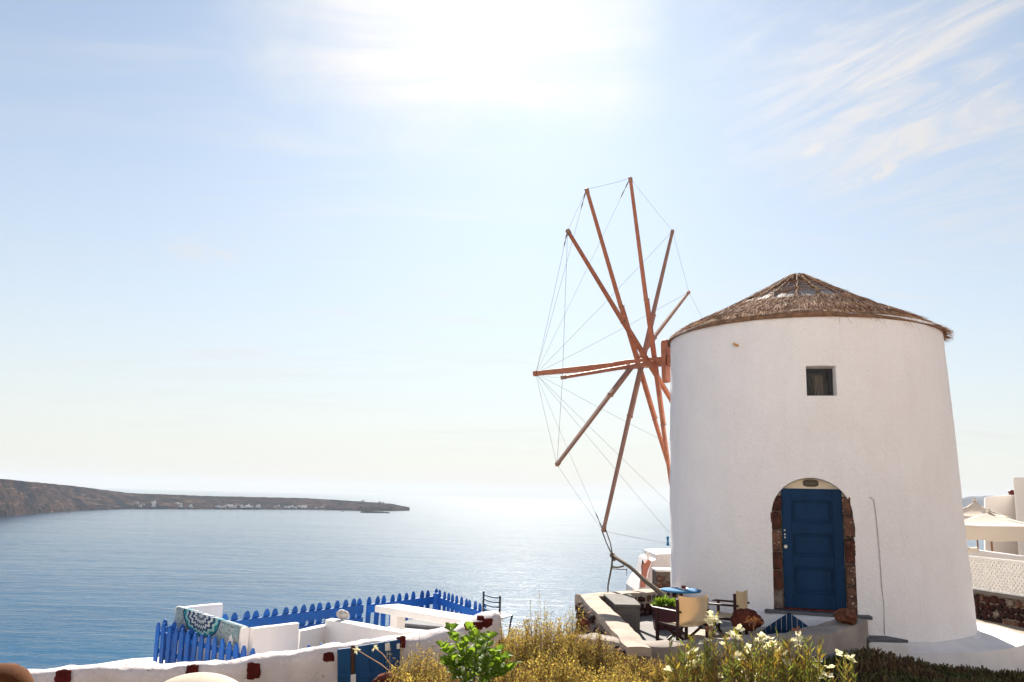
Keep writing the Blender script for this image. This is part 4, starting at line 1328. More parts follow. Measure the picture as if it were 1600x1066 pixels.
# blue boarded gate whose pointed top shows over the kerb
g0 = at(1233, 957, 13.35)
gt = thing('blue_gate', 'blue boarded gate whose pointed top shows over the kerb below the door', 'gate', (g0.x, g0.y, -0.4))
zz = g0.z
for k in range(-5, 6):
    wv = 0.076
    x0 = k * wv - wv / 2 + 0.003; x1 = x0 + wv - 0.008
    def topz(x): return zz - 0.004 - abs(x) * 0.70 * (0.9 + abs(x) * 0.25)
    poly = [(x0, -0.4 - zz), (x1, -0.4 - zz), (x1, topz(x1) - zz)] + ([(0, 0)] if x0 < 0 < x1 else []) + [(x0, topz(x0) - zz)]
    mb = MB(); mb.prism(poly, g0, Vector((0.985, -0.17, 0)), Z_, Vector((0.17, 0.985, 0)), 0.025)
    mb.build('plank', M['blue_door'], gt, bevel=0.002)
mb = MB(); mb.prism([(-0.41, -0.36 - zz), (0.41, -0.36 - zz), (0.41, -0.05 - zz), (0.2, 0.04 - zz), (-0.2, 0.04 - zz), (-0.41, -0.05 - zz)], g0 + Y_ * 0.028, Vector((0.985, -0.17, 0)), Z_, Vector((0.17, 0.985, 0)), 0.02)
mb.build('gate_backing', M['white'], gt)

# dark step and white step right of the kerb
mb = MB()
s0 = [onz(1352, 992, -0.10), onz(1385, 995, -0.12), onz(1420, 1006, -0.16), onz(1356, 1004, -0.16)]
tp = Vector((0, 0, 0))
mb.hexa([Vector((p.x, p.y, -0.150)) for p in (s0[3], s0[2], s0[1], s0[0])] + [Vector((p.x, p.y, -0.105)) for p in (s0[3], s0[2], s0[1], s0[0])])
tag(mb.build('slate_step', M['slab'], bevel=0.01, loc=(s0[0].x, s0[0].y, -0.6)), 'dark slate step at the right end of the kerb', 'step')
mb = MB()
e0, e1 = onz(1340, 1006, -0.2), onz(1420, 1018, -0.24)
mb.hexa([Vector((p.x, p.y + dy_, -0.75)) for p, dy_ in ((s0[3], -0.03), (s0[2], -0.03), (s0[1], 0.0), (s0[0], 0.0))] + [Vector((p.x, p.y + dy_, -0.152)) for p, dy_ in ((s0[3], -0.03), (s0[2], -0.03), (s0[1], 0.0), (s0[0], 0.0))])
tag(mb.build('white_step', M['white'], bevel=0.03, loc=(e0.x, e0.y, -0.6)), 'whitewashed step in front of the dark slate step', 'step')

# rope stay from the lowest spar down to the terrace
T = tip(10)
k1 = at(957, 868, 17.2); k2 = at(986, 888, 16.7); k3 = at(1030, 925, 15.9); g1 = at(950, 915, 16.2)
rs = thing('rope_stay', 'knotted rope stay tying the lowest sail spar down to the terrace', 'rope', (k1.x, k1.y, g1.z))
def knot(mb_, p, r): mb_.lathe([(0.003, -r), (r * .9, -r * .5), (r, 0), (r * .9, r * .5), (0.003, r)], p, 10)
mb = MB(); mb.tube([T + Vector((-0.02, 0, -0.02)), T.lerp(k1, .5) + Vector((-0.015, 0, -0.03)), k1], [0.014, 0.012, 0.014], 6); mb.build('rope', M['rope'], rs, smooth=True)
mb = MB(); mb.tube([T + Vector((0.05, 0, 0.02)), T.lerp(k1, .5) + Vector((0.05, 0, 0)), k1], [0.014, 0.012, 0.014], 6); mb.build('rope', M['rope'], rs, smooth=True)
mb = MB(); mb.tube([k1, k2 + Vector((0, 0, 0.01)), k2.lerp(k3, .5) + Vector((0, 0, -0.015)), k3, k3 + (k3 - k2) * 0.9], [0.036, 0.034, 0.042, 0.046, 0.05], 9); mb.build('stay_pole', M['rope'], rs, smooth=True)
mb = MB(); knot(mb, k1, 0.055); knot(mb, k1 + Vector((0.03, 0, -0.06)), 0.05); mb.build('knot', M['rope'], rs, smooth=True)
mb = MB(); mb.tube([k1, at(956, 884, 16.9), g1, g1 - Z_ * 0.3], [0.014, 0.02, 0.014, 0.014], 6); mb.build('rope', M['rope'], rs, smooth=True)
mb = MB(); mb.tube([at(956, 886, 16.9), at(965, 887, 16.85), at(975, 884.5, 16.8)], 0.018, 6); mb.build('rope', M['rope'], rs, smooth=True)
mb = MB(); mb.tube([at(956, 889, 16.9), at(968, 890, 16.85), at(979, 890, 16.8)], 0.008, 5); mb.build('rope', M['rope'], rs, smooth=True)
mb = MB(); mb.tube([at(979, 889, 16.8), at(979.5, 900, 16.8)], [0.010, 0.004], 5); mb.build('rope', M['rope'], rs, smooth=True)

# little blue rag on the wire by the mill
p = tip(9)
rg = at(1043.5, 846, 17.9)
mb = MB(); mb.add([rg + Vector((-0.03, 0, 0.09)), rg + Vector((0.03, 0.01, 0.10)), rg + Vector((0.02, 0.02, 0)), rg + Vector((0.035, 0, -0.09)), rg + Vector((-0.03, 0.02, -0.08)), rg + Vector((-0.015, 0, 0))], [(0, 5, 2, 1), (5, 4, 3, 2)])
o = mb.build('blue_rag', M['tableblue'], loc=rg); tag(o, 'tiny blue rag tied to the sail wire at the edge of the mill', 'rag')
sd = o.modifiers.new('thick', 'SOLIDIFY'); sd.thickness = 0.006

# ------------------------------------------------------------------ chapel and walls behind the terrace
Yc = 26.0
cp = at(1030, 890, Yc)
ch = thing('chapel', 'white chapel with a stepped salmon bell gable and cross beyond the terrace', 'chapel', (cp.x, cp.y, -3))
def pxpoly(pts, Y): 
    o = at(pts[0][0], pts[0][1], Y)
    return o, [((at(x, y, Y) - o).x, (at(x, y, Y) - o).z) for x, y in pts]
o_, pl_ = pxpoly([(995, 945), (1075, 945), (1075, 865), (1026, 866), (1025.5, 875), (1019, 876.5), (1016, 886), (1012, 902), (1003, 910), (996, 925)], Yc)
mb = MB(); mb.prism(pl_, o_, X_, Z_, Y_, 2.5); mb.build('chapel_wall', M['white'], ch, bevel=0.03)
o_, pl_ = pxpoly([(1001, 918), (1008, 918), (1012, 893), (1017.5, 879), (1017, 876), (1012.5, 875), (1009, 880), (1006.5, 879), (1003.5, 884), (1004.5, 894), (1002.5, 904)], Yc - 0.3)
mb = MB(); mb.prism(pl_, o_, X_, Z_, Y_, 0.29); mb.build('bell_gable', M['salmon'], ch, bevel=0.02)
mb = MB(); q = at(1012.5, 870, Yc - 0.15)
s = Yc / FPX
mb.box(q, (2.4 * s, 0.06, 12 * s)); mb.box(q + Z_ * 1.2 * s - X_ * 2.7 * s, (3 * s, 0.06, 2.4 * s)); mb.box(q + Z_ * 1.2 * s + X_ * 2.7 * s, (3 * s, 0.06, 2.4 * s))
mb.build('cross', M['stucco_far'], ch)
mb = MB(); q = at(1004.3, 880, Yc - 0.2); mb.tube([q - Z_ * 0.06, q + Z_ * 0.05, q + Z_ * 0.09], [0.03, 0.025, 0.006], 8); mb.build('gable_horn', M['dark'], ch)

sw0 = at(1025, 890, 19.0)
sw = thing('rubble_wall', 'short brown rubble wall between the chapel and the mill', 'wall', (sw0.x, sw0.y, -0.6))
mb = MB(); sx = 1.0
mb.hexa([Vector((sw0.x + q[0], sw0.y + q[1], q[2])) for q in ((0, 0, -0.6), (sx, 0, -0.6), (sx, 0.5, -0.6), (0, 0.5, -0.6), (0, 0, sw0.z - 0.05), (sx, 0, sw0.z - 0.05), (sx, 0.5, sw0.z - 0.05), (0, 0.5, sw0.z - 0.05))])
mb.build('wall_core', M['mortar'], sw)
mb = MB(); mb.box((sw0.x + sx / 2, sw0.y + 0.25, sw0.z - 0.02), (sx + 0.02, 0.56, 0.05)); mb.build('wall_top', M['white'], sw, bevel=0.015)
rubble(sw, Vector((sw0.x, sw0.y, -0.1)), X_, Z_, -Y_, sx, lambda t: sw0.z + 0.04, 0.14, (0.3, 0.4, 0.3), 0.25, 'stone', ROUND)

# ------------------------------------------------------------------ white walls, parasols and lattice right of the mill
YL = 22.0
pth = MB()
pth.prism([(6.5, 11.0), (30, 11.0), (30, 33), (6.5, 33)], Vector((0, 0, -1.3)), X_, Y_, Z_, 0.5)
tag(pth.build('footpath', M['paving']), 'beige paved footpath behind the windmill', kind='structure')
L0 = at(1506, 922, 22.6); L1 = at(1625, 934, 20.2)
dl = Vector((L1.x - L0.x, L1.y - L0.y, 0)); LL = dl.length; dl.normalize(); nl = Vector((dl.y, -dl.x, 0))
if nl.y > 0: nl = -nl
rw = thing('lava_rubble_wall', 'dark red lava rubble wall under the white lattice, right of the mill', 'wall', (L0.x, L0.y, -0.85))
ztop = -0.14
mb = MB()
q = [Vector((L0.x, L0.y, 0)), Vector((L1.x, L1.y, 0)), Vector((L1.x, L1.y, 0)) - nl * 0.4, Vector((L0.x, L0.y, 0)) - nl * 0.4]
mb.hexa([p + Z_ * -1.0 for p in q] + [p + Z_ * (ztop - 0.04) for p in q]); mb.build('wall_core', M['palemortar'], rw)
mb = MB(); q2 = [q[0] + nl * 0.10, q[1] + nl * 0.10, q[2], q[3]]
mb.hexa([p + Z_ * (ztop - 0.039) for p in q2] + [p + Z_ * (ztop + 0.03) for p in q2]); mb.build('wall_cap', M['concrete'], rw, bevel=0.01)
rubble(rw, Vector((L0.x, L0.y, -0.86)) + nl * 0.02, dl, Z_, nl, LL, lambda t: 0.72, 0.17, (0.85, 0.10, 0.05), 0.1, 'stone', ROUND)
lat = thing('lattice_fence', 'white diagonal lattice fence on top of the lava rubble wall', 'fence', (L0.x, L0.y, ztop + 0.03))
lz0, lz1 = ztop + 0.05, ztop + 0.80
for off, k in ((0, -1), (0.012, 1)):
    x = -0.8
    while x < LL + 0.8:
        a0 = x; a1 = x + k * 0.70
        # clip to the panel
        pa = Vector((a0, 0)); pb = Vector((a1, lz1 - lz0))
        def clip(pa, pb):
            ts = [0, 1]
            dxx = pb.x - pa.x
            for lim in (0.02, LL - 0.02):
                t = (lim - pa.x) / dxx
                inside0 = 0.02 <= pa.x <= LL - 0.02
                if 0 < t < 1: ts.append(t)
            ts.sort()
            for t0, t1 in zip(ts[:-1], ts[1:]):
                m = pa.lerp(pb, (t0 + t1) / 2)
                if 0.02 <= m.x <= LL - 0.02: return pa.lerp(pb, t0), pa.lerp(pb, t1)
            return None
        cl_ = clip(pa, pb)
        if cl_ and (cl_[1] - cl_[0]).length > 0.05:
            w0 = q[0] + dl * cl_[0].x + Z_ * (lz0 + cl_[0].y) + nl * off; w1 = q[0] + dl * cl_[1].x + Z_ * (lz0 + cl_[1].y) + nl * off
            mb = MB(); mb.beam(w0, w1, 0.042, 0.010, nl); mb.build('slat', M['lattice'], lat)
        x += 0.125
for zz in (lz0 - 0.01, lz1 + 0.01):
    mb = MB(); mb.beam(q[0] + Z_ * zz + nl * 0.006, q[1] + Z_ * zz + nl * 0.006, 0.05, 0.05); mb.build('rail', M['lattice'], lat, bevel=0.005)
for f_ in (0.02, 0.34, 0.67, 0.99):
    p = q[0] + dl * (LL * f_) + nl * 0.006
    mb = MB(); mb.box(p + Z_ * (lz0 + lz1) / 2, (0.055, 0.055, lz1 - lz0 + 0.09)); mb.build('post', M['lattice'], lat, bevel=0.004)

# pale wall just behind the lattice and houses beyond
def slabwall(name, label, pts, Y, dep, mt, cat='wall'):
    o_, pl_ = pxpoly(pts, Y)
    mb = MB(); mb.prism(pl_, o_, X_, Z_, Vector((o_.x, o_.y, 0)).normalized(), dep)
    return tag(mb.build(name, mt, bevel=0.04, loc=(o_.x, o_.y, o_.z)), label, cat)


slabwall('white_wall', 'low white wall behind the lattice fence', [(1480, 960), (1640, 960), (1640, 872), (1590, 868), (1545, 862), (1480, 853)], 25.0, 0.4, M['stucco_far'])
hb = at(1560, 800, 36)
h1 = thing('beige_house', 'flat roofed beige house wall behind the parasols', 'house', (hb.x, hb.y, -3))
o_, pl_ = pxpoly([(1539, 930), (1640, 930), (1640, 772), (1585, 773), (1539, 776.5)], 36)
mb = MB(); mb.prism(pl_, o_, X_, Z_, Vector((o_.x, o_.y, 0)).normalized(), 6); mb.build('wall', M['stucco_far'], h1, bevel=0.05)
mb = MB(); mb.lathe([(0.01, 0), (0.13, 0.0), (0.16, 0.14), (0.10, 0.2), (0.01, 0.2)], at(1582, 773.5, 36.2), 12, cap=False); mb.build('roof_pot', M['darkred'], h1, smooth=True)
hb = at(1610, 800, 31)
h2 = thing('tall_white_house', 'tall whitewashed house wall at the right edge of the view', 'house', (hb.x, hb.y, -3))
o_, pl_ = pxpoly([(1594, 935), (1690, 935), (1690, 745), (1582.5, 745.5), (1587, 800), (1591, 860)], 31)
mb = MB(); mb.prism(pl_, o_, X_, Z_, Vector((18.0, 31, 0)).normalized(), 6); mb.build('wall', M['stucco_far'], h2, bevel=0.05)


def parasol(name, label, apex_px, half, drop, val, Y, rot, zf, mt):
    c = at(apex_px[0], apex_px[1], Y)
    t = thing(name, label, 'parasol', (c.x, c.y, zf), 0, 'white parasols')
    cs = [Vector((half * math.cos(rot + math.pi / 2 * k) * 1.414, half * math.sin(rot + math.pi / 2 * k) * 1.414, -drop)) for k in range(4)]
    mids = []
    for k in range(4):
        a, b = cs[k], cs[(k + 1) % 4]
        n = 8; g = []
        for i in range(n + 1):
            row = []
            for j in range(n + 1):
                u = i / n; v = j / n
                e = a.lerp(b, u)
                p = e * v
                p.z += 0.10 * math.sin(math.pi * v) * -1 + 0.05 * abs(u - 0.5) * 2 * v - 0.05 * v
                row.append(c + p)
            g.append(row)
        vs = [p for r in g for p in r]
        fs = [(i * (n + 1) + j, i * (n + 1) + j + 1, (i + 1) * (n + 1) + j + 1, (i + 1) * (n + 1) + j) for i in range(n) for j in range(n)]
        mb = MB(); mb.add(vs, fs); o = mb.build('canopy_panel', mt, t, smooth=True)
        sd = o.modifiers.new('thick', 'SOLIDIFY'); sd.thickness = 0.008
        edge = [g[i][n] for i in range(n + 1)]
        vs = []
        for i, p in enumerate(edge): vs += [p + Z_ * 0.0, p - Z_ * (val * (0.93 + 0.07 * math.cos(i * 2.4)))]
        mb = MB(); mb.add(vs, [(2 * i, 2 * i + 1, 2 * i + 3, 2 * i + 2) for i in range(n)])
        o = mb.build('valance', mt, t); sd = o.modifiers.new('thick', 'SOLIDIFY'); sd.thickness = 0.008
        mb = MB(); mb.beam(c + Vector((0, 0, -0.10)), c + a + Z_ * -0.06, 0.025, 0.025); mb.build('rib', M['lattice'], t)
    mb = MB(); mb.tube([Vector((c.x, c.y, zf)), Vector((c.x, c.y, c.z + 0.10))], 0.03, 10); mb.build('pole', M['greywood'], t, smooth=True, sharp=40)
    mb = MB(); mb.lathe([(0.01, 0.10), (0.06, 0.06), (0.09, 0.0), (0.01, 0.0)], c, 14, cap=False); mb.build('cap', mt, t, smooth=True)
    return t


parasol('parasol', 'grey white parasol furthest back behind the mill, its peak against the sea', (1523, 783, 0), 1.1, 0.55, 0.06, 33, 0.3, -1.6, M['parasol'])
parasol('parasol', 'broad white parasol with a deep hanging edge, in front of the beige house', (1546, 801), 1.75, 0.36, 0.46, 28, 0.12, -1.6, M['parasol'])
parasol('parasol', 'lower white parasol half hidden by the mill, just above the lattice', (1500, 846), 0.42, 0.14, 0.12, 24.2, 0.35, -1.6, M['parasol'])

# ------------------------------------------------------------------ the white yard on the left
FZL = -0.40
mb = MB()
fl = [(-6.6, 8.4), (-0.2, 10.6), (-0.1, 12.4), (-0.4, 13.7), (-1.35, 15.5), (-3.9, 12.9), (-5.05, 12.35), (-5.72, 11.35)]
mb.prism(fl, Vector((0, 0, FZL - 2.4)), X_, Y_, Z_, 2.4)
tag(mb.build('yard_floor', M['white_smooth']), 'whitewashed yard floor inside the picket fences', kind='structure')

# front wall, with red stones left bare in the plaster
wp = [(-120, 1062, 8.9), (-20, 1047, 9.0), (50, 1049, 9.05), (110, 1041, 9.15), (160, 1037, 9.2), (250, 1036, 9.3), (320, 1033, 9.4), (360, 1036, 9.45), (400, 1029, 9.55), (440, 1018, 9.7), (480, 1014, 9.8), (525, 1011, 9.95), (570, 1004, 10.05), (622, 995, 10.2), (660, 989, 10.35), (700, 982, 10.5), (735, 970, 10.65), (760, 961, 10.75), (774, 959, 10.8)]
wpts = [at(x, y, Y) for x, y, Y in wp]
bw = thing('whitewashed_wall', 'wavy whitewashed wall with bare red stones along the front of the yard', 'wall', (wpts[8].x, wpts[8].y, -1.0))
strip_wall([tuple(p) for p in wpts], 0.36, -1.3, 0.07, 0.05, 0.034, 23).build('plastered_wall', M['oldwhite'], bw, smooth=True)


def on_wall(px, py):
    """front face of the yard wall at a pixel"""
    best = None
    for a, b in zip(wpts[:-1], wpts[1:]):
        n_ = Vector((b.y - a.y, -(b.x - a.x), 0)).normalized()
        o = a + n_ * 0.185
        d = ray(px, py)
        den = d.x * n_.x + d.y * n_.y
        if abs(den) < 1e-6: continue
        Y = ((o.x - CAM.x) * n_.x + (o.y - CAM.y) * n_.y) / den
        p = CAM + d * Y
        t = (p - a).dot(b - a) / (b - a).dot(b - a)
        if -0.02 <= (Vector((p.x, p.y, 0)) - Vector((a.x, a.y, 0))).dot(Vector((b.x - a.x, b.y - a.y, 0))) / Vector((b.x - a.x, b.y - a.y, 0)).length_squared <= 1.02: best = (p, n_)
    return best


for i, (px, py, w, h) in enumerate(((98, 1060, 0.16, 0.17), (300, 1049, 0.13, 0.13), (396, 1049, 0.15, 0.17), (514, 1027, 0.13, 0.11), (627, 1004, 0.11, 0.14), (741, 979, 0.26, 0.10), (762, 975, 0.14, 0.13), (752, 966, 0.09, 0.06))):
    r = on_wall(px, py)
    if not r: continue
    p, n_ = r
    me = rock_mesh('bare_stone', M['redstone'], 60 + i, 4, 0.24, 1.0, 0.75)
    Rm = Matrix((Vector((n_.y, -n_.x, 0)) * -1, n_ * -1, Z_)).transposed()
    link('bare_stone', me, bw, p - n_ * 0.012 - wloc(bw), Rm, (w * 0.47, 0.030, h * 0.47))

# blue gate leaf mounted on the face of the wall
def wall_face(px0, px1, y0a, y0b, name, mt, parent, proud, dep=0.03, ybot=1090):
    a = on_wall(px0, y0a); b = on_wall(px1, y0b); c = on_wall(px1, ybot); d_ = on_wall(px0, ybot)
    n_ = (a[1] + b[1]).normalized()
    f = [q_[0] + n_ * proud for q_ in (d_, c, b, a)]
    g_ = [p - n_ * dep for p in f]
    mb = MB(); mb.hexa([f[0], f[1], g_[1], g_[0], f[3], f[2], g_[2], g_[3]])
    return mb.build(name, mt, parent, bevel=0.004)


ga = on_wall(575, 1030)[0]
yg = thing('blue_yard_gate', 'dark blue boarded gate set in the whitewashed yard wall', 'gate', (ga.x, ga.y, -0.9))
wall_face(527, 547, 1014, 1011.5, 'gate_board', M['blue_gate'], yg, 0.035)
wall_face(547.6, 553, 1008, 1007, 'rusty_strap', M['rust'], yg, 0.055, ybot=1052)
for x0, x1 in ((553.6, 577), (577.6, 600), (600.6, 624)):
    wall_face(x0, x1, 1010 - (x0 - 553) * 0.165, 1010 - (x1 - 553) * 0.165, 'gate_board', M['blue_gate'], yg, 0.035, ybot=1068)
wall_face(527, 625, 1052, 1046, 'gate_rail', M['blue_gate'], yg, 0.05, 0.014, ybot=1058)
wall_face(600, 607, 1004, 1003, 'latch_plate', M['white_smooth'], yg, 0.052, 0.012, ybot=1016)
wall_face(618, 623, 1005, 1004, 'latch_plate', M['white_smooth'], yg, 0.052, 0.012, ybot=1013)
wall_face(547, 555, 1053, 1052, 'white_block', M['white_smooth'], yg, 0.06, 0.03, ybot=1085)

# picket fences
def picket_mesh(w, h, th, tip_h, rounded, name='picket'):
    if rounded: poly = [(-w / 2, 0), (w / 2, 0), (w / 2, h - tip_h), (w * 0.43, h - tip_h * 0.55), (w * 0.2, h - tip_h * 0.12), (0, h), (-w * 0.2, h - tip_h * 0.12), (-w * 0.43, h - tip_h * 0.55), (-w / 2, h - tip_h)]
    else: poly = [(-w / 2, 0), (w / 2, 0), (w / 2, h - tip_h), (w * 0.12, h), (-w * 0.12, h), (-w / 2, h - tip_h)]
    mb = MB(); mb.prism(poly, Vector((0, 0, 0)), X_, Z_, Y_, th)
    return mb.mesh(name, M['blue_fence'])


def fence(name, label, a, b, zt0, zt1, h, pitch, w, rails, rounded, tip_h, side=-1, rail_h=0.09, skip=(), group=None, rail_rng=(0, 1)):
    a = Vector((a[0], a[1], 0)); b = Vector((b[0], b[1], 0))
    d = (b - a); Ln = d.length; d.normalize(); nn = Vector((-d.y, d.x, 0)) * side
    t = thing(name, label, 'fence', (a.x, a.y, zt0 - h), 0, group)
    n = max(1, round(Ln / pitch)); pitch = Ln / n
    me = picket_mesh(w, h, 0.018, tip_h, rounded)
    Rz = Matrix.Rotation(math.atan2(d.y, d.x), 3, 'Z')
    for i in range(n + 1):
        if i in skip: continue
        s = i / max(n, 1)
        p = a + d * (i * pitch) + Z_ * (zt0 + (zt1 - zt0) * s - h)
        Rt = Rz @ Matrix.Rotation(random.uniform(-0.045, 0.045), 3, 'Y')
        link('picket', me, t, p - wloc(t) + Z_ * random.uniform(-0.008, 0.008), Rt)
    for rz_, rh in rails:
        p0 = a + d * (Ln * rail_rng[0] - 0.03) + Vector((-d.y, d.x, 0)) * (-0.016 if side < 0 else 0.040)
        p1 = a + d * (n * pitch * rail_rng[1] + 0.03) + Vector((-d.y, d.x, 0)) * (-0.016 if side < 0 else 0.040)
        mb = MB(); mb.beam(p0 + Z_ * (zt0 - rz_), p1 + Z_ * (zt1 - rz_), 0.03, rh); mb.build('rail', M['blue_fence'], t, bevel=0.004)
    return t


F0 = at(352, 959, 11.75); F1 = at(681, 920.5, 15.4); F2 = at(757, 944, 13.5)
FL_ = Vector((F1.x - F0.x, F1.y - F0.y, 0)).length; FM = F0.lerp(F1, 15.02 * 0.17 / FL_); FM2 = F0.lerp(F1, 16.0 * 0.17 / FL_)
fence('picket_fence', 'left length of the bright blue sea side fence, with two broad rails close together', (F0.x, F0.y), (FM.x, FM.y), F0.z, FM.z, 0.66, 0.170, 0.105, ((0.165, 0.13), (0.35, 0.13)), True, 0.10)
fence('picket_fence', 'right length of the bright blue sea side fence, with tall open gaps below one rail', (FM2.x, FM2.y), (F1.x, F1.y), FM2.z, F1.z, 0.86, 0.185, 0.095, ((0.175, 0.13), (0.72, 0.12)), True, 0.10)
fence('picket_fence', 'bright blue picket fence turning back from the sea corner towards the wall', (F1.x + 0.08, F1.y - 0.12), (F2.x, F2.y), F1.z, F2.z, 0.86, 0.205, 0.105, ((0.175, 0.12), (0.74, 0.10)), True, 0.10)
mb = MB(); mb.box((F1.x + 0.03, F1.y - 0.05, F1.z - 0.36), (0.13, 0.09, 0.60)); tag(mb.build('fence_post', M['blue_fence'], bevel=0.004, loc=(F1.x, F1.y, F1.z - 0.7)), 'blue corner post between the two sea side picket fences', 'post')
G0 = at(247, 972, 11.75); G1 = at(394, 1012, 10.05)
fence('picket_fence', 'blue picket fence below the towel at the left end of the yard', (G0.x, G0.y), (G1.x, G1.y), G0.z, G1.z, 0.50, 0.168, 0.098, ((0.14, 0.05), (0.36, 0.05)), False, 0.06, 1)
H0 = at(258, 968, 12.05); H1 = at(300, 978, 11.6)
fence('picket_fence', 'short blue picket panel behind the fence left of the towel', (H0.x, H0.y), (H1.x, H1.y), H0.z, H1.z - 0.02, 0.52, 0.22, 0.12, ((0.13, 0.10),), True, 0.10)
K0 = at(483, 1008, 10.5); K1 = at(520, 1003, 10.6)
fence('low_gate', 'three pale blue picket tops showing over the yard wall', (K0.x, K0.y), (K1.x, K1.y), K0.z, K0.z + 0.03, 0.3, 0.14, 0.08, ((0.12, 0.05),), False, 0.06)

# U-shaped white wall with the towel over it
def flat_wall(name, label, a, b, zt0, zt1, th, zb, mt=None, cat='wall', seed=1.0):
    mb = strip_wall([(a.x, a.y, zt0), ((a.x + b.x) / 2, (a.y + b.y) / 2, (zt0 + zt1) / 2), (b.x, b.y, zt1)], th, zb, 0.015, 0.09, 0.005, seed)
    return tag(mb.build(name, mt or M['white_smooth'], smooth=True, sharp=50, loc=((a.x + b.x) / 2, (a.y + b.y) / 2, zb)), label, cat)


U0 = at(280, 948, 12.25); U1 = at(384, 981, 10.42); U2 = at(345, 943, 13.0); U3 = at(463, 973, 11.15)
zu = 0.20
flat_wall('white_wall', 'low white wall carrying the mandala towel', Vector((U0.x, U0.y, 0)), Vector((U1.x, U1.y, 0)), U0.z, U1.z, 0.09, FZL, seed=2)
flat_wall('white_wall', 'low white wall on the sea side, behind the left end of the towel', Vector((U0.x + 0.06, U0.y + 0.05, 0)), Vector((U2.x, U2.y, 0)), U0.z - 0.004, U2.z, 0.09, FZL - 1.2, seed=3)
flat_wall('white_wall', 'low white wall running right from the end of the towel', Vector((U1.x + 0.05, U1.y + 0.03, 0)), Vector((U3.x, U3.y, 0)), U1.z - 0.004, U3.z, 0.10, FZL, seed=4)
S0 = at(463, 986, 11.35); S1 = at(519, 973, 12.2)
flat_wall('white_wall', 'small white wall under the sea side pickets, left of the stone', Vector((S0.x, S0.y, 0)), Vector((S1.x, S1.y, 0)), S0.z, S1.z, 0.12, FZL, seed=5)
Q0 = at(519, 967, 12.0); Q1 = at(640, 988, 10.55)
flat_wall('white_wall', 'white partition wall with the grey stone on its end', Vector((Q0.x, Q0.y, 0)), Vector((Q1.x, Q1.y, 0)), Q0.z, Q1.z, 0.20, FZL, seed=6)
# towel: hangs down the near side of its wall and folds over the top
td = Vector((U1.x - U0.x, U1.y - U0.y, 0)); TL = td.length; td.normalize(); tn = Vector((td.y, -td.x, 0))
if tn.y > 0: tn = -tn
zd = (U1.z - U0.z) / TL
n = 46; vs = []; rows_ = 14
for i in range(n + 1):
    x = 0.05 + (TL - 0.10) * i / n
    ln = 0.30 + 0.07 * sstep(0.5, 0.0, i / n) - 0.02 * math.sin(i * 0.5)
    if i / n > 0.30: ln = 0.26 + 0.02 * math.sin(i * 0.4)
    if i < 6: ln = 0.20 + i * 0.02
    for j in range(rows_ + 1):
        v = j / rows_
        if j == 0: off, dz_ = -0.052, -0.05
        elif j == 1: off, dz_ = -0.045, 0.006
        elif j == 2: off, dz_ = 0.04, 0.010
        else:
            dz_ = -ln * (v - 2 / rows_) / (1 - 2 / rows_); off = 0.056 + 0.012 * math.sin(i * 0.55 + v * 1.5) * v
        vs.append(Vector((x, -off if True else off, dz_ + zd * x)))
me = MB(); me.add(vs, [(i * (rows_ + 1) + j, i * (rows_ + 1) + j + 1, (i + 1) * (rows_ + 1) + j + 1, (i + 1) * (rows_ + 1) + j) for i in range(n) for j in range(rows_)])
tw = link('towel', me.mesh('towel', M['towel'], smooth=True), None, (U0.x, U0.y, U0.z), (0, 0, math.atan2(td.y, td.x)))
tag(tw, 'pale teal beach towel with a dark mandala print hung over the white wall', 'towel')

# stone on the partition
p = at(535, 966, 11.85)
tag(link('grey_stone', rock_mesh('grey_stone', M['lava3'], 91, 3, 0.25, 0.7), None, p + Z_ * 0.045, (0, 0.15, 0.4), (0.085, 0.07, 0.09)), 'pale grey stone lying on the end of the white partition wall', 'rock')
bpy.data.objects['grey_stone'].data.materials[0] = mat('pale_grey_stone', (0.50, 0.47, 0.43), (0.30, 0.28, 0.26), 14, 0.35, 0.65, 0.9, 0.6, 40, 0.01)

# masonry bench with pillar
b0 = at(590, 951, 12.75); b1 = at(735, 976, 11.1)
wb = thing('white_bench', 'long whitewashed bench slab on a stubby pillar in the yard', 'bench', (b0.x, b0.y, FZL))
dv = (b1 - b0); dv.z = 0; dv.normalize(); nv = Vector((-dv.y, dv.x, 0))
mb = MB(); mb.beam(b0 + nv * 0.15, b1 + nv * 0.15, 0.40, 0.09); mb.build('slab', M['white_smooth'], wb, bevel=0.012)
for f_ in (0.16, 0.8):
    pp = b0.lerp(b1, f_) + nv * 0.12
    mb = MB(); mb.box((pp.x, pp.y, (FZL + pp.z - 0.046) / 2), (0.16, 0.16, pp.z - 0.046 - FZL), math.atan2(dv.y, dv.x)); mb.build('pillar', M['white_smooth'], wb, bevel=0.015)
l0 = onz(622, 980, -0.02); l1 = onz(690, 984, -0.02)
lg = thing('low_ledge', 'low white ledge with a grey cushion in front of the bench slab', 'ledge', (l0.x, l0.y, FZL))
mb = MB(); mb.beam(Vector((l0.x - 0.1, l0.y + 0.3, -0.21)), Vector((l1.x + 0.4, l1.y + 0.05, -0.21)), 0.75, 0.36); mb.build('ledge_body', M['white_smooth'], lg, bevel=0.02)
cu = thing('grey_cushion', 'flat grey cushion with stripes of sunlight on the low ledge', 'cushion', (l0.x, l0.y, -0.03))
mb = MB(); mb.beam(Vector((l0.x + 0.05, l0.y + 0.33, 0.0)), Vector((l1.x + 0.28, l1.y + 0.12, 0.0)), 0.48, 0.05); mb.build('cushion_pad', M['greymat'], cu, bevel=0.02)

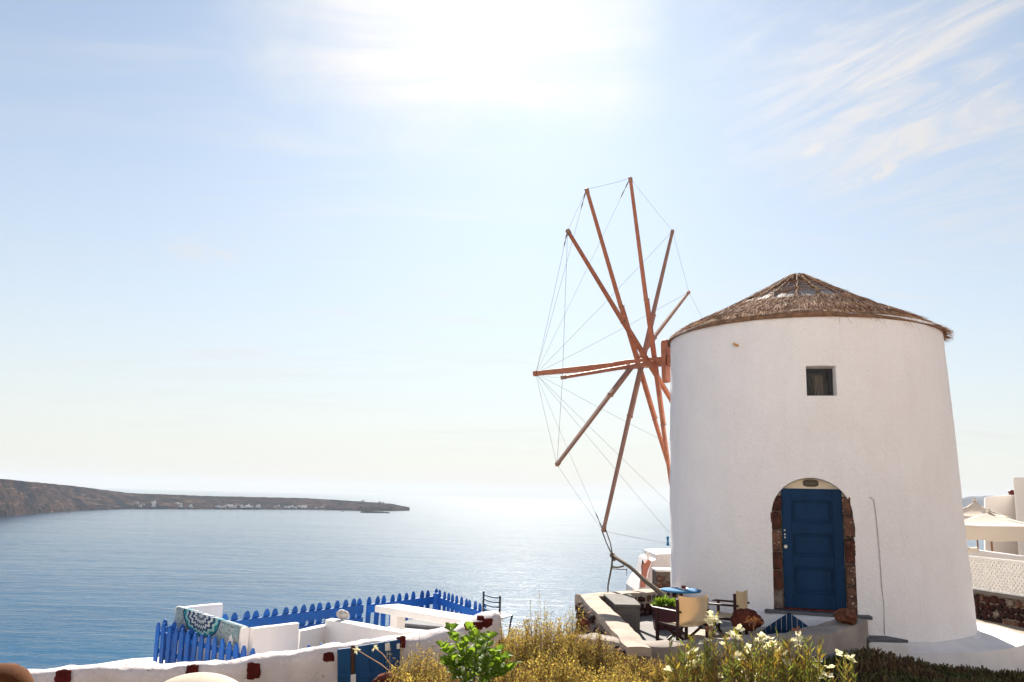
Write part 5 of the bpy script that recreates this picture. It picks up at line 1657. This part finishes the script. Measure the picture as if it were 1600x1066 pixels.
# slatted chair at the far corner
p = at(769, 950, 13.0)
sc_ = thing('slatted_chair', 'dark blue metal chair with a slatted back at the end of the yard wall', 'chair', (0, 0, 0))
for sx in (-1, 1):
    mb = MB(); mb.tube([(sx * 0.105, 0.2, 0.0), (sx * 0.105, 0.2, 0.36), (sx * 0.105, 0.22, 0.42)], 0.011, 8); mb.build('front_leg', M['winframe'], sc_, smooth=True)
    mb = MB(); mb.tube([(sx * 0.105, -0.16, 0.0), (sx * 0.105, -0.14, 0.40), (sx * 0.105, -0.24, 0.72)], 0.012, 8); mb.build('back_leg', M['winframe'], sc_, smooth=True)
for k in range(5):
    z = 0.45 + 0.06 * k; y = -0.155 - 0.10 * (z - 0.40) / 0.32 - 0.003
    mb = MB(); mb.tube([(-0.10, y, z), (-0.04, y - 0.012, z - 0.012), (0.04, y - 0.012, z - 0.012), (0.10, y, z)], 0.009, 6); mb.build('back_slat', M['blue_gate'], sc_, smooth=True)
for k in range(5):
    mb = MB(); mb.box((0, -0.12 + 0.075 * k, 0.415), (0.23, 0.05, 0.012)); mb.build('seat_slat', M['blue_gate'], sc_)
sc_.location = (p.x, p.y, at(769, 934, 13.0).z - 0.70); sc_.rotation_euler = (0, 0.16, rad(-24)); sc_.scale = (1.25, 1.25, 1.12)

# dome and jar nearer the camera
p = at(312, 1053, 7.4)
dm = thing('white_dome', 'smooth cream white domed chimney top at the bottom edge', 'chimney', (p.x, p.y, -0.6))
mb = MB(); r = 0.42
prof = [(r, -0.6 - p.z)] + [(r * math.cos(a), -0.26 + 0.26 * math.sin(a)) for a in np.linspace(0, math.pi / 2 - 0.03, 14)]
mb.lathe(prof, Vector((p.x, p.y, p.z)), 48); mb.build('dome', M['creamdome'], dm, smooth=True, sharp=60)
p = at(2, 1038, 6.6)
jr = thing('clay_jar', 'rounded terracotta jar at the bottom left corner', 'jar', (p.x, p.y, -0.5))
prof = [(0.12, -0.5 - p.z), (0.18, -0.38), (0.235, -0.22), (0.225, -0.13), (0.18, -0.055), (0.11, -0.012), (0.04, 0.0), (0.003, 0.0)]
mb = MB(); mb.lathe(prof, Vector((p.x, p.y, p.z)), 48, cap=False); mb.build('jar_body', M['terracotta'], jr, smooth=True)

# ------------------------------------------------------------------ across the bay: houses, boats
k = 0
VH = []
for (px0, px1, n_, u0, u1) in ((335, 470, 30, 0.02, 0.14), (195, 300, 12, 0.03, 0.30), (470, 510, 5, 0.02, 0.2), (545, 600, 3, 0.95, 1.0)):
    for i in range(n_):
        px = random.uniform(px0, px1); j = int(np.argmin(abs(pxs - px))); i_ = int(round(random.uniform(u0, u1) * 0.6 * (rows - 1)))
        P_ = HEADP[max(i_, 1), j]
        s = random.uniform(11, 21)
        VH.append((P_, s))
base = None
for P_, s in VH:
    if base is None:
        mb = MB(); mb.box((0, 0, 0.4), (1.5, 1.0, 1.2)); mb.box((0.3, 0, 1.2), (0.6, 0.7, 0.5)); base = mb.mesh('village_house', M['white'])
    o = link('village_house', base, None, tuple(P_), (0, 0, random.uniform(-0.6, 0.6)), (s, s, s * 0.55))
    tag(o, 'tiny white house among the village on the far headland', 'house', 'village houses on the far headland')
def boat(label, px, py, L_, mt):
    p = onz(px, py, SEA_Z)
    t = thing('boat', label, 'boat', p)
    mb = MB()
    poly = [(-0.5, 0.13), (0.3, 0.16), (0.55, 0.0), (0.3, -0.16), (-0.5, -0.13)]
    lo = [Vector((x * L_ * 0.92, y * L_ * 0.8, -0.3)) + p for x, y in poly]; hi = [Vector((x * L_, y * L_, 0.13 * L_)) + p for x, y in poly]
    mb.add(lo + hi, [tuple(range(5)), tuple(reversed(range(5, 10)))] + [(i, 5 + i, 5 + (i + 1) % 5, (i + 1) % 5) for i in range(5)])
    mb.build('hull', mt, t)
    mb = MB(); mb.box(p + Vector((-0.1 * L_, 0, 0.19 * L_)), (0.35 * L_, 0.2 * L_, 0.12 * L_)); mb.build('cabin', M['white'], t)
    mb = MB(); mb.tube([p + Vector((-0.1 * L_, 0, 0.25 * L_)), p + Vector((-0.1 * L_, 0, 0.42 * L_))], 0.02 * L_, 6); mb.build('mast', M['dark'], t)
boat('small dark boat lying close under the cliffs at the left', 107, 801.5, 16, M['dark'])
boat('low dark boat off the village shore of the headland', 535, 799.5, 22, M['dark'])

# ------------------------------------------------------------------ plants
def foliage_mesh(name, V, Q, mats, org, mi=None, smooth=False):
    return fast_mesh(name, V - np.array(org), Q, mats, smooth, mi)


def dry_shrub(label, px, pytop, Y, rpx, n_stem=260, leaf=0.024, mix=(0.62, 0.28, 0.10), wild=0.25, base_drop=None, group='dry ochre shrubs', per=46):
    top = at(px, pytop, Y)
    r = rpx * Y / FPX
    z0 = ground_z(top.x, Y) - 0.05
    H = max(top.z - z0, 0.25)
    t = thing('dry_shrub', label, 'shrub', (top.x, Y, z0), 0, group)
    th = RNG.uniform(0, 2 * np.pi, n_stem); rr = np.sqrt(RNG.random(n_stem))
    ex = rr * r * np.cos(th); ey = rr * r * 0.8 * np.sin(th)
    hh = H * (1 - 0.55 * rr ** 2.2) * RNG.uniform(0.72, 1.0, n_stem)
    up = RNG.random(n_stem) < 0.12
    hh[up] *= RNG.uniform(1.0, 1.0 + wild, up.sum())
    B = np.stack([ex * 0.35, ey * 0.35, np.zeros(n_stem)], -1)
    E_ = np.stack([ex, ey, hh], -1)
    C = (B + E_) / 2 + RNG.normal(0, 0.06, (n_stem, 3)) + np.stack([np.zeros(n_stem), np.zeros(n_stem), hh * 0.12], -1)
    # stems as thin curved ribbons
    segs = 6; Vs = []; Qs = []; cnt = 0
    tt = np.linspace(0, 1, segs + 1)
    Pt = ((1 - tt)[None, :, None] ** 2 * B[:, None] + 2 * (tt * (1 - tt))[None, :, None] * C[:, None] + (tt ** 2)[None, :, None] * E_[:, None])
    side = RNG.normal(size=(n_stem, 1, 3)); side /= np.linalg.norm(side, axis=2, keepdims=True)
    wdt = (0.006 * (1 - tt * 0.7))[None, :, None]
    A_ = Pt - side * wdt; B_ = Pt + side * wdt
    V = np.concatenate([A_, B_], 1)
    k = 2 * (segs + 1)
    f = np.array([[i, i + 1, segs + 1 + i + 1, segs + 1 + i] for i in range(segs)])
    Q = (f[None] + (np.arange(n_stem) * k)[:, None, None]).reshape(-1, 4)
    link('twigs', foliage_mesh('twigs', V.reshape(-1, 3), Q, M['twig'], (0, 0, 0)), t)
    # leaflets
    N_ = n_stem * per
    si = RNG.integers(0, n_stem, N_); u = RNG.beta(2.2, 1.1, N_) * 1.02
    Pp = (1 - u)[:, None] ** 2 * B[si] + 2 * (u * (1 - u))[:, None] * C[si] + (u ** 2)[:, None] * E_[si]
    jit = 0.045 * (1.25 - u)[:, None] * np.where(up[si], 0.45, 1.0)[:, None]
    Pp = Pp + RNG.normal(0, 1, (N_, 3)) * jit
    D = RNG.normal(0, 0.8, (N_, 3)) + np.array([0, 0, 0.7])
    sc_ = leaf * RNG.uniform(0.55, 1.35, N_) * np.where(up[si] & (u > 0.8), 0.6, 1)
    V, Q = scatter(LEAF, LEAF_F, Pp, frames(D), np.stack([sc_ * 0.9, sc_, sc_], -1))
    low = u < 0.45
    mi = np.where(RNG.random(N_) < mix[0], 0, np.where(RNG.random(N_) < mix[1] / (mix[1] + mix[2]), 1, 2))
    mi[low] = np.where(RNG.random(low.sum()) < 0.6, 2, mi[low])
    link('foliage', foliage_mesh('foliage', V, Q, [M['leaf_y'], M['leaf_o'], M['leaf_r']], (0, 0, 0), np.repeat(mi, 2)), t)
    return t


SHR = [
    ('tallest ochre shrub with loose stalks standing against the glittering sea', 852, 952, 9.4, 78, 420, 0.45),
    ('ochre shrub between the end of the white wall and the tallest shrub', 803, 978, 9.0, 52, 240, 0.35),
    ('yellow bush leaning on the outer corner of the rubble parapet', 897, 946, 12.6, 30, 160, 0.15),
    ('ochre bush below the rubble parapet, left of the cement kerb', 925, 985, 9.6, 55, 260, 0.25),
    ('rusty ochre bush in front of the left end of the cement kerb', 985, 1022, 9.2, 52, 230, 0.2),
    ('low ochre bush right of the kerb bush, beside the white flowers', 1045, 1026, 8.9, 48, 220, 0.2),
    ('ochre bush at the bottom edge under the tallest shrub', 868, 1012, 8.2, 75, 300, 0.2),
    ('ochre bush at the bottom edge left of the oleander', 960, 1036, 8.0, 70, 280, 0.2),
    ('olive bush at the bottom edge, right of the fresh green plant', 800, 1022, 8.0, 50, 220, 0.25),
    ('pale yellow bush in front of the white wall, left of the fresh green plant', 662, 1010, 8.9, 58, 520, 0.25),
    ('small yellow bush growing beside the dark blue gate', 622, 1030, 8.7, 34, 300, 0.3),
    ('straw coloured bush at the bottom edge under the dark blue gate', 638, 1040, 8.1, 56, 420, 0.2),
    ('dull bush at the foot of the fresh green plant', 700, 1036, 8.2, 60, 420, 0.2),
    ('ochre bush at the bottom edge in front of the white flowers', 1065, 1052, 7.9, 60, 220, 0.15),
]
for i, (lab, px, pt, Y, rp, ns, wl) in enumerate(SHR):
    mix = (0.74, 0.16, 0.10) if i not in (3, 4, 5, 8, 12) else (0.42, 0.30, 0.28)
    dry_shrub(lab, px, pt, Y, rp * 1.08, int(ns * 1.15), 0.021, mix, wl)

# thin dry ground cover between the bushes
n = 9000
gxy = np.stack([RNG.uniform(-1.6, 2.6, n), RNG.uniform(6.4, 10.8, n)], -1)
gz = np.array([ground_z(x, y) for x, y in gxy])
D = RNG.normal(0, 0.45, (n, 3)) + np.array([0, 0, 1.0])
V, Q = scatter(STRIP, STRIP_F, np.column_stack([gxy, gz - 0.01]), frames(D), np.stack([RNG.uniform(.005, .010, n), RNG.uniform(.08, .26, n), np.ones(n)], -1))
tag(link('dry_grass', fast_mesh('dry_grass', V, Q, [M['leaf_y'], M['leaf_r'], M['twig']], False, RNG.integers(0, 3, n))), 'dry grass between the bushes', kind='stuff')

# small red rocks among them
for i, (px, py, Y, s, lab) in enumerate(((606, 1062, 8.5, 0.10, 'red rock at the bottom edge under the dark blue gate'), (788, 1004, 9.9, 0.10, 'dark red rock at the right end of the white wall'), (912, 968, 12.4, 0.06, 'small red rock under the yellow bush by the parapet'))):
    p = at(px, py, Y)
    tag(link('red_rock', rock_mesh('red_rock', M['lava'], 70 + i, 3, 0.35, 0.8), None, p - Z_ * 0.03, (0, 0, i), (s * 1.2, s, s)), lab, 'rock', 'red rocks among the bushes')

# fresh green plant with broad leaves
gp = at(738, 1075, 7.6)
gpl = thing('green_plant', 'fresh green broad leaved plant in front of the white wall', 'plant', (gp.x, gp.y, ground_z(gp.x, gp.y)))
def leaf_mesh(seed):
    rs_ = random.Random(seed)
    n = 7; L_ = [(0, 0)]; half = []
    for i in range(1, n):
        t = i / n
        w = 0.40 * math.sin(math.pi * t ** 0.75) * (1.0 + (0.16 if i % 2 else -0.12)) * rs_.uniform(0.9, 1.1)
        half.append((t, w))
    vs = [(0, 0, 0)] + [(0, t, 0.07 * math.sin(3 * t)) for t, w in half] + [(0, 1, -0.10)]
    lft = [(-w, t - 0.02, 0.07 * math.sin(3 * t) + w * 0.45 - 0.10 * t * t) for t, w in half]
    rgt = [(w, t - 0.02, 0.07 * math.sin(3 * t) + w * 0.45 - 0.10 * t * t) for t, w in half]
    m_ = len(half); vs += lft + rgt
    fs = []
    lo = m_ + 2; ro = lo + m_
    for i in range(m_ - 1):
        fs.append((1 + i, 2 + i, lo + i + 1, lo + i)); fs.append((2 + i, 1 + i, ro + i, ro + i + 1))
    fs += [(0, 1, lo), (1, 0, ro), (m_, m_ + 1, lo + m_ - 1), (m_ + 1, m_, ro + m_ - 1)]
    mb = MB(); mb.add(vs, fs)
    return mb.mesh('leaf', M['leaf_g'], smooth=True)
leafs = [leaf_mesh(i) for i in range(4)]
branches = [[(738, 1078), (728, 1040), (716, 1010), (703, 985)], [(738, 1078), (742, 1040), (744, 1010), (738, 984)], [(738, 1078), (752, 1045), (758, 1018), (764, 996)], [(738, 1078), (724, 1050), (706, 1030), (692, 1010)], [(738, 1078), (764, 1062), (784, 1052), (800, 1046)], [(738, 1078), (720, 1060), (704, 1046), (694, 1036)], [(738, 1078), (750, 1058), (766, 1034), (776, 1020)], [(738, 1078), (752, 1060), (772, 1040), (788, 1030)], [(738, 1078), (735, 1050), (730, 1030), (728, 1005)]]
for bi, br in enumerate(branches):
    Yb = 7.6 + random.uniform(-0.10, 0.12)
    pts = [at(x, y, Yb + 0.0 * i) for i, (x, y) in enumerate(br)]
    pts[0] = wloc(gpl) + Vector((0.01 * bi - 0.03, 0, 0))
    mb = MB(); mb.tube(pts, [0.012, 0.010, 0.008, 0.004], 6); mb.build('stem', M['stem_g'], gpl, smooth=True)
    for k in range(23):
        u = 0.20 + 0.82 * k / 22; u = min(u, 1.0)
        s_ = u * (len(pts) - 1); i = min(int(s_), len(pts) - 2); p = pts[i].lerp(pts[i + 1], s_ - i)
        az = k * 2.4 + bi
        el = 0.15 + 0.55 * u + random.uniform(-0.25, 0.25)
        d_ = Vector((math.cos(az) * math.cos(el), math.sin(az) * math.cos(el), math.sin(el)))
        nrm = (Z_ * 1.0 + Vector((random.uniform(-.6, .6), random.uniform(-.9, .3), 0))).normalized()
        x_ = d_.cross(nrm).normalized(); z_ = x_.cross(d_)
        sz = random.uniform(0.065, 0.135) * (1.1 - 0.35 * max(0, u - 0.6) / 0.4)
        link('leaf', random.choice(leafs), gpl, p + d_ * 0.012 - wloc(gpl), Matrix((x_, d_, z_)).transposed(), (sz, sz, sz))

# white flowering oleander, a few clumps
def flower_mesh(seed):
    rs_ = random.Random(seed); mb = MB()
    for f_ in range(rs_.randint(2, 4)):
        c = Vector((rs_.uniform(-1, 1), rs_.uniform(-1, 1), rs_.uniform(-0.6, 0.8))) * 0.034
        ax = Vector((rs_.uniform(-0.6, 0.6), rs_.uniform(-1.0, 0.2), 1)).normalized()
        u_ = ax.cross(Vector((1, 0.2, 0))).normalized(); v_ = ax.cross(u_)
        for k in range(5):
            a = 2 * math.pi * k / 5 + rs_.random()
            d_ = u_ * math.cos(a) + v_ * math.sin(a); e_ = u_ * -math.sin(a) + v_ * math.cos(a)
            s = rs_.uniform(0.024, 0.033)
            mb.add([c, c + d_ * s * 0.6 + e_ * s * 0.42 + ax * s * 0.35, c + d_ * s * 1.1 + ax * s * rs_.uniform(0.2, 0.6), c + d_ * s * 0.6 - e_ * s * 0.42 + ax * s * 0.35], [(0, 1, 2, 3)])
    return mb.mesh('flower', M['petal'], smooth=True)
fl_m = [flower_mesh(i) for i in range(6)]
FLW = [(1117, 964), (1112, 969), (1148, 987), (1158, 998), (1150, 995), (1193, 1001), (1186, 998), (1197, 1011), (1204, 1014), (1088, 1021), (1046, 1046), (1073, 1034), (1082, 1039), (1088, 1043), (1157, 1027), (1217, 1016), (1171, 1018), (1148, 1048), (1179, 1059), (1205, 1010), (1220, 1020), (1245, 1001), (1252, 1010), (1240, 1006), (1277, 1040), (1289, 1039), (1299, 1051), (1290, 1057), (1321, 1024), (1330, 1030), (1225, 1040), (1180, 1035), (1120, 1052), (1100, 1003), (1135, 1012)]
OL = [('white flowered oleander clump in front of the chairs, tallest stem in bloom', 1085, 1175, 0), ('widest white flowered oleander clump, below the red rock', 1180, 1175, 1), ('white flowered oleander clump in front of the blue boarded gate', 1240, 1175, 2), ('thin oleander sprig with two white blossoms, nearest the mill apron', 1318, 1175, 3)]
roots = []
for lab, bx, by, k in OL:
    Yb = 8.1 + 0.1 * k
    p = at(bx, 1066, Yb)
    roots.append((thing('oleander', lab, 'shrub', (p.x, Yb, ground_z(p.x, Yb)), 0, 'white oleanders'), bx, Yb))
def oleander_leaves(stems, root, mt, dens=26):
    Pp = []; Dd = []; Ss = []
    for pts in stems:
        for k in range(dens):
            u = 0.12 + 0.88 * (k + random.random()) / dens
            s_ = u * (len(pts) - 1); i = min(int(s_), len(pts) - 2); p = pts[i].lerp(pts[i + 1], s_ - i)
            ax = (pts[i + 1] - pts[i]).normalized()
            az = random.uniform(0, 6.283)
            d_ = (ax * random.uniform(0.5, 1.1) + Vector((math.cos(az), math.sin(az), random.uniform(-0.2, 0.35))) * 0.65)
            Pp.append(p); Dd.append(d_); Ss.append(random.uniform(0.045, 0.10))
    Ss = np.array(Ss)
    V, Q = scatter(LEAF, LEAF_F, np.array(Pp), frames(np.array(Dd)), np.stack([Ss * 0.30, Ss, Ss * 0.5], -1))
    link('foliage', foliage_mesh('foliage', V, Q, mt, wloc(root)), root)
for root, bx, Yb in roots:
    mine = [f_ for f_ in FLW if min(range(4), key=lambda i: abs((f_[0] - OL[i][1]) / (1.0 if i in (0, 1) else 0.8))) == [o[0] for o in roots].index(root)]
    stems = []
    w0 = wloc(root)
    tips_ = [(x, y, True) for x, y in mine]
    span = {0: (1045, 1135, 44), 1: (1130, 1235, 52), 2: (1215, 1290, 34), 3: (1308, 1335, 7)}[[o[0] for o in roots].index(root)]
    for _ in range(span[2]):
        x = random.uniform(span[0], span[1]); tips_.append((x, random.uniform(992, 1050) if span[2] > 7 else random.uniform(1025, 1050), False))
    sm = MB()
    for (x, y, fl_) in tips_:
        Yt = Yb + random.uniform(-0.35, 0.45)
        tp_ = at(x, y, Yt)
        b_ = w0 + Vector(((tp_.x - w0.x) * 0.55, (Yt - Yb) * 0.6, 0.0)); b_.z = w0.z
        md = b_.lerp(tp_, 0.55) + Vector((random.uniform(-.05, .05), random.uniform(-.05, .05), 0.02))
        stems.append([b_, md, tp_])
        sm.tube([b_, md, tp_], [0.007, 0.005, 0.003], 5, cap=False)
        if fl_:
            link('flower', random.choice(fl_m), root, tp_ - w0, (random.uniform(-.4, .4), random.uniform(-.4, .4), random.uniform(0, 6)), (random.uniform(1.25, 1.8),) * 3)
    o = sm.build('twigs', M['twig'], root, smooth=True)
    oleander_leaves(stems, root, M['leaf_ol'], 34)
# rusty seed heads standing among the oleander
for i, (x, y, lab) in enumerate(((1176, 971, 'rusty seed head on a stalk left of the blue boarded gate'), (1106, 984, 'small rusty seed head between the chairs and the oleander'), (1245, 985, 'thin reddish seed head in front of the blue boarded gate'))):
    Y = 8.3; tp_ = at(x, y, Y); b_ = Vector((tp_.x + 0.06, Y, ground_z(tp_.x, Y)))
    t = thing('seed_stalk', lab, 'plant', b_, 0, 'rusty seed heads')
    mb = MB(); mb.tube([b_, b_.lerp(tp_, .5) + Vector((0.02, 0, 0.03)), tp_], [0.006, 0.005, 0.003], 5); mb.build('stem', M['twig'], t, smooth=True)
    n = 90 if i == 0 else 40
    D = RNG.normal(0, 1, (n, 3)) + np.array([0, 0, 0.5]); D /= np.linalg.norm(D, axis=1, keepdims=True)
    P0 = np.array(tp_) + D * RNG.uniform(0, 1, (n, 1)) * np.array([[0.09, 0.06, 0.035]]) * (1 if i == 0 else 0.55)
    sz = RNG.uniform(0.012, 0.03, n)
    V, Q = scatter(LEAF, LEAF_F, P0, frames(D), np.stack([sz, sz, sz], -1))
    link('seed_head', foliage_mesh('seed_head', V, Q, M['seed'], wloc(t)), t)

# dry pale flower stalks in front of the dark blue gate
for i, (pl, lab) in enumerate((([(612, 1052), (595, 1038), (575, 1026), (557, 1015)], 'pale dry stalk with a star shaped head across the dark blue gate'), ([(618, 1048), (607, 1034), (598, 1022), (586, 1013)], 'pale dry stalk bending over the right half of the dark blue gate'))):
    pts = [at(x, y, 9.0) for x, y in pl]
    pts = [Vector((pts[0].x + 0.05, 9.0, ground_z(pts[0].x, 9.0)))] + pts
    t = thing('dry_stalk', lab, 'plant', pts[0], 0, 'pale dry stalks')
    mb = MB(); mb.tube(pts, [0.007, 0.006, 0.005, 0.004, 0.003], 5); mb.build('stem', M['straw3'], t, smooth=True)
    n = 16; D = RNG.normal(0, 1, (n, 3)); D[:, 1] *= 0.4
    sz = RNG.uniform(0.03, 0.055, n)
    V, Q = scatter(LEAF, LEAF_F, np.repeat(np.array(pts[-1])[None], n, 0), frames(D), np.stack([sz * 0.5, sz, sz], -1))
    link('flower_head', foliage_mesh('flower_head', V, Q, M['petal'], wloc(t)), t)

# dark succulent ground cover in the shade of the mill
n = 34000
sx_ = RNG.uniform(2.7, 8.3, n); sy_ = RNG.uniform(7.2, 11.2, n)
def mound(x, y):
    z = 0.02 + 0.09 * noise.noise(Vector((x * 1.4, y * 1.4, 3))) + 0.05 * noise.noise(Vector((x * 3.7, y * 3.7, 9)))
    z += 0.05 * noise.noise(Vector((x * 7.5, y * 7.5, 4)))
    z += 0.24 * math.exp(-((x - 4.05) / 0.38) ** 2 - ((y - 10.2) / 0.5) ** 2)
    z -= 0.13 * sstep(4.6, 5.7, x) + 0.08 * sstep(6.0, 8.0, x)
    return z
sz_ = np.array([mound(x, y) for x, y in zip(sx_, sy_)])
keep = ~((sx_ < 4.5) & (sy_ > 10.75))
sx_, sy_, sz_ = sx_[keep], sy_[keep], sz_[keep]; n = len(sx_)
D = RNG.normal(0, 0.42, (n, 3)) + np.array([0, -0.1, 1.0])
L_ = RNG.uniform(0.05, 0.12, n)
V, Q = scatter(FINGER, FINGER_F, np.column_stack([sx_, sy_, sz_ + RNG.uniform(-0.05, 0.01, n)]), frames(D), np.stack([np.full(n, 0.019), L_ * 1.15, np.full(n, 0.019)], -1))
tag(link('succulent_cover', fast_mesh('succulent_cover', V, Q, M['iceplant'])), 'dark succulent ground cover in the shade of the mill', kind='stuff')
gx2 = np.arange(2.4, 9.01, 0.15); gy2 = np.arange(6.8, 11.3, 0.15)
P = np.array([[(x, y, mound(x, y) - 0.03) for x in gx2] for y in gy2])
tag(link('planting_bed', grid_mesh('planting_bed', P, M['soil'], (0, 0, 0))), 'dark soil of the planting bed', kind='structure')
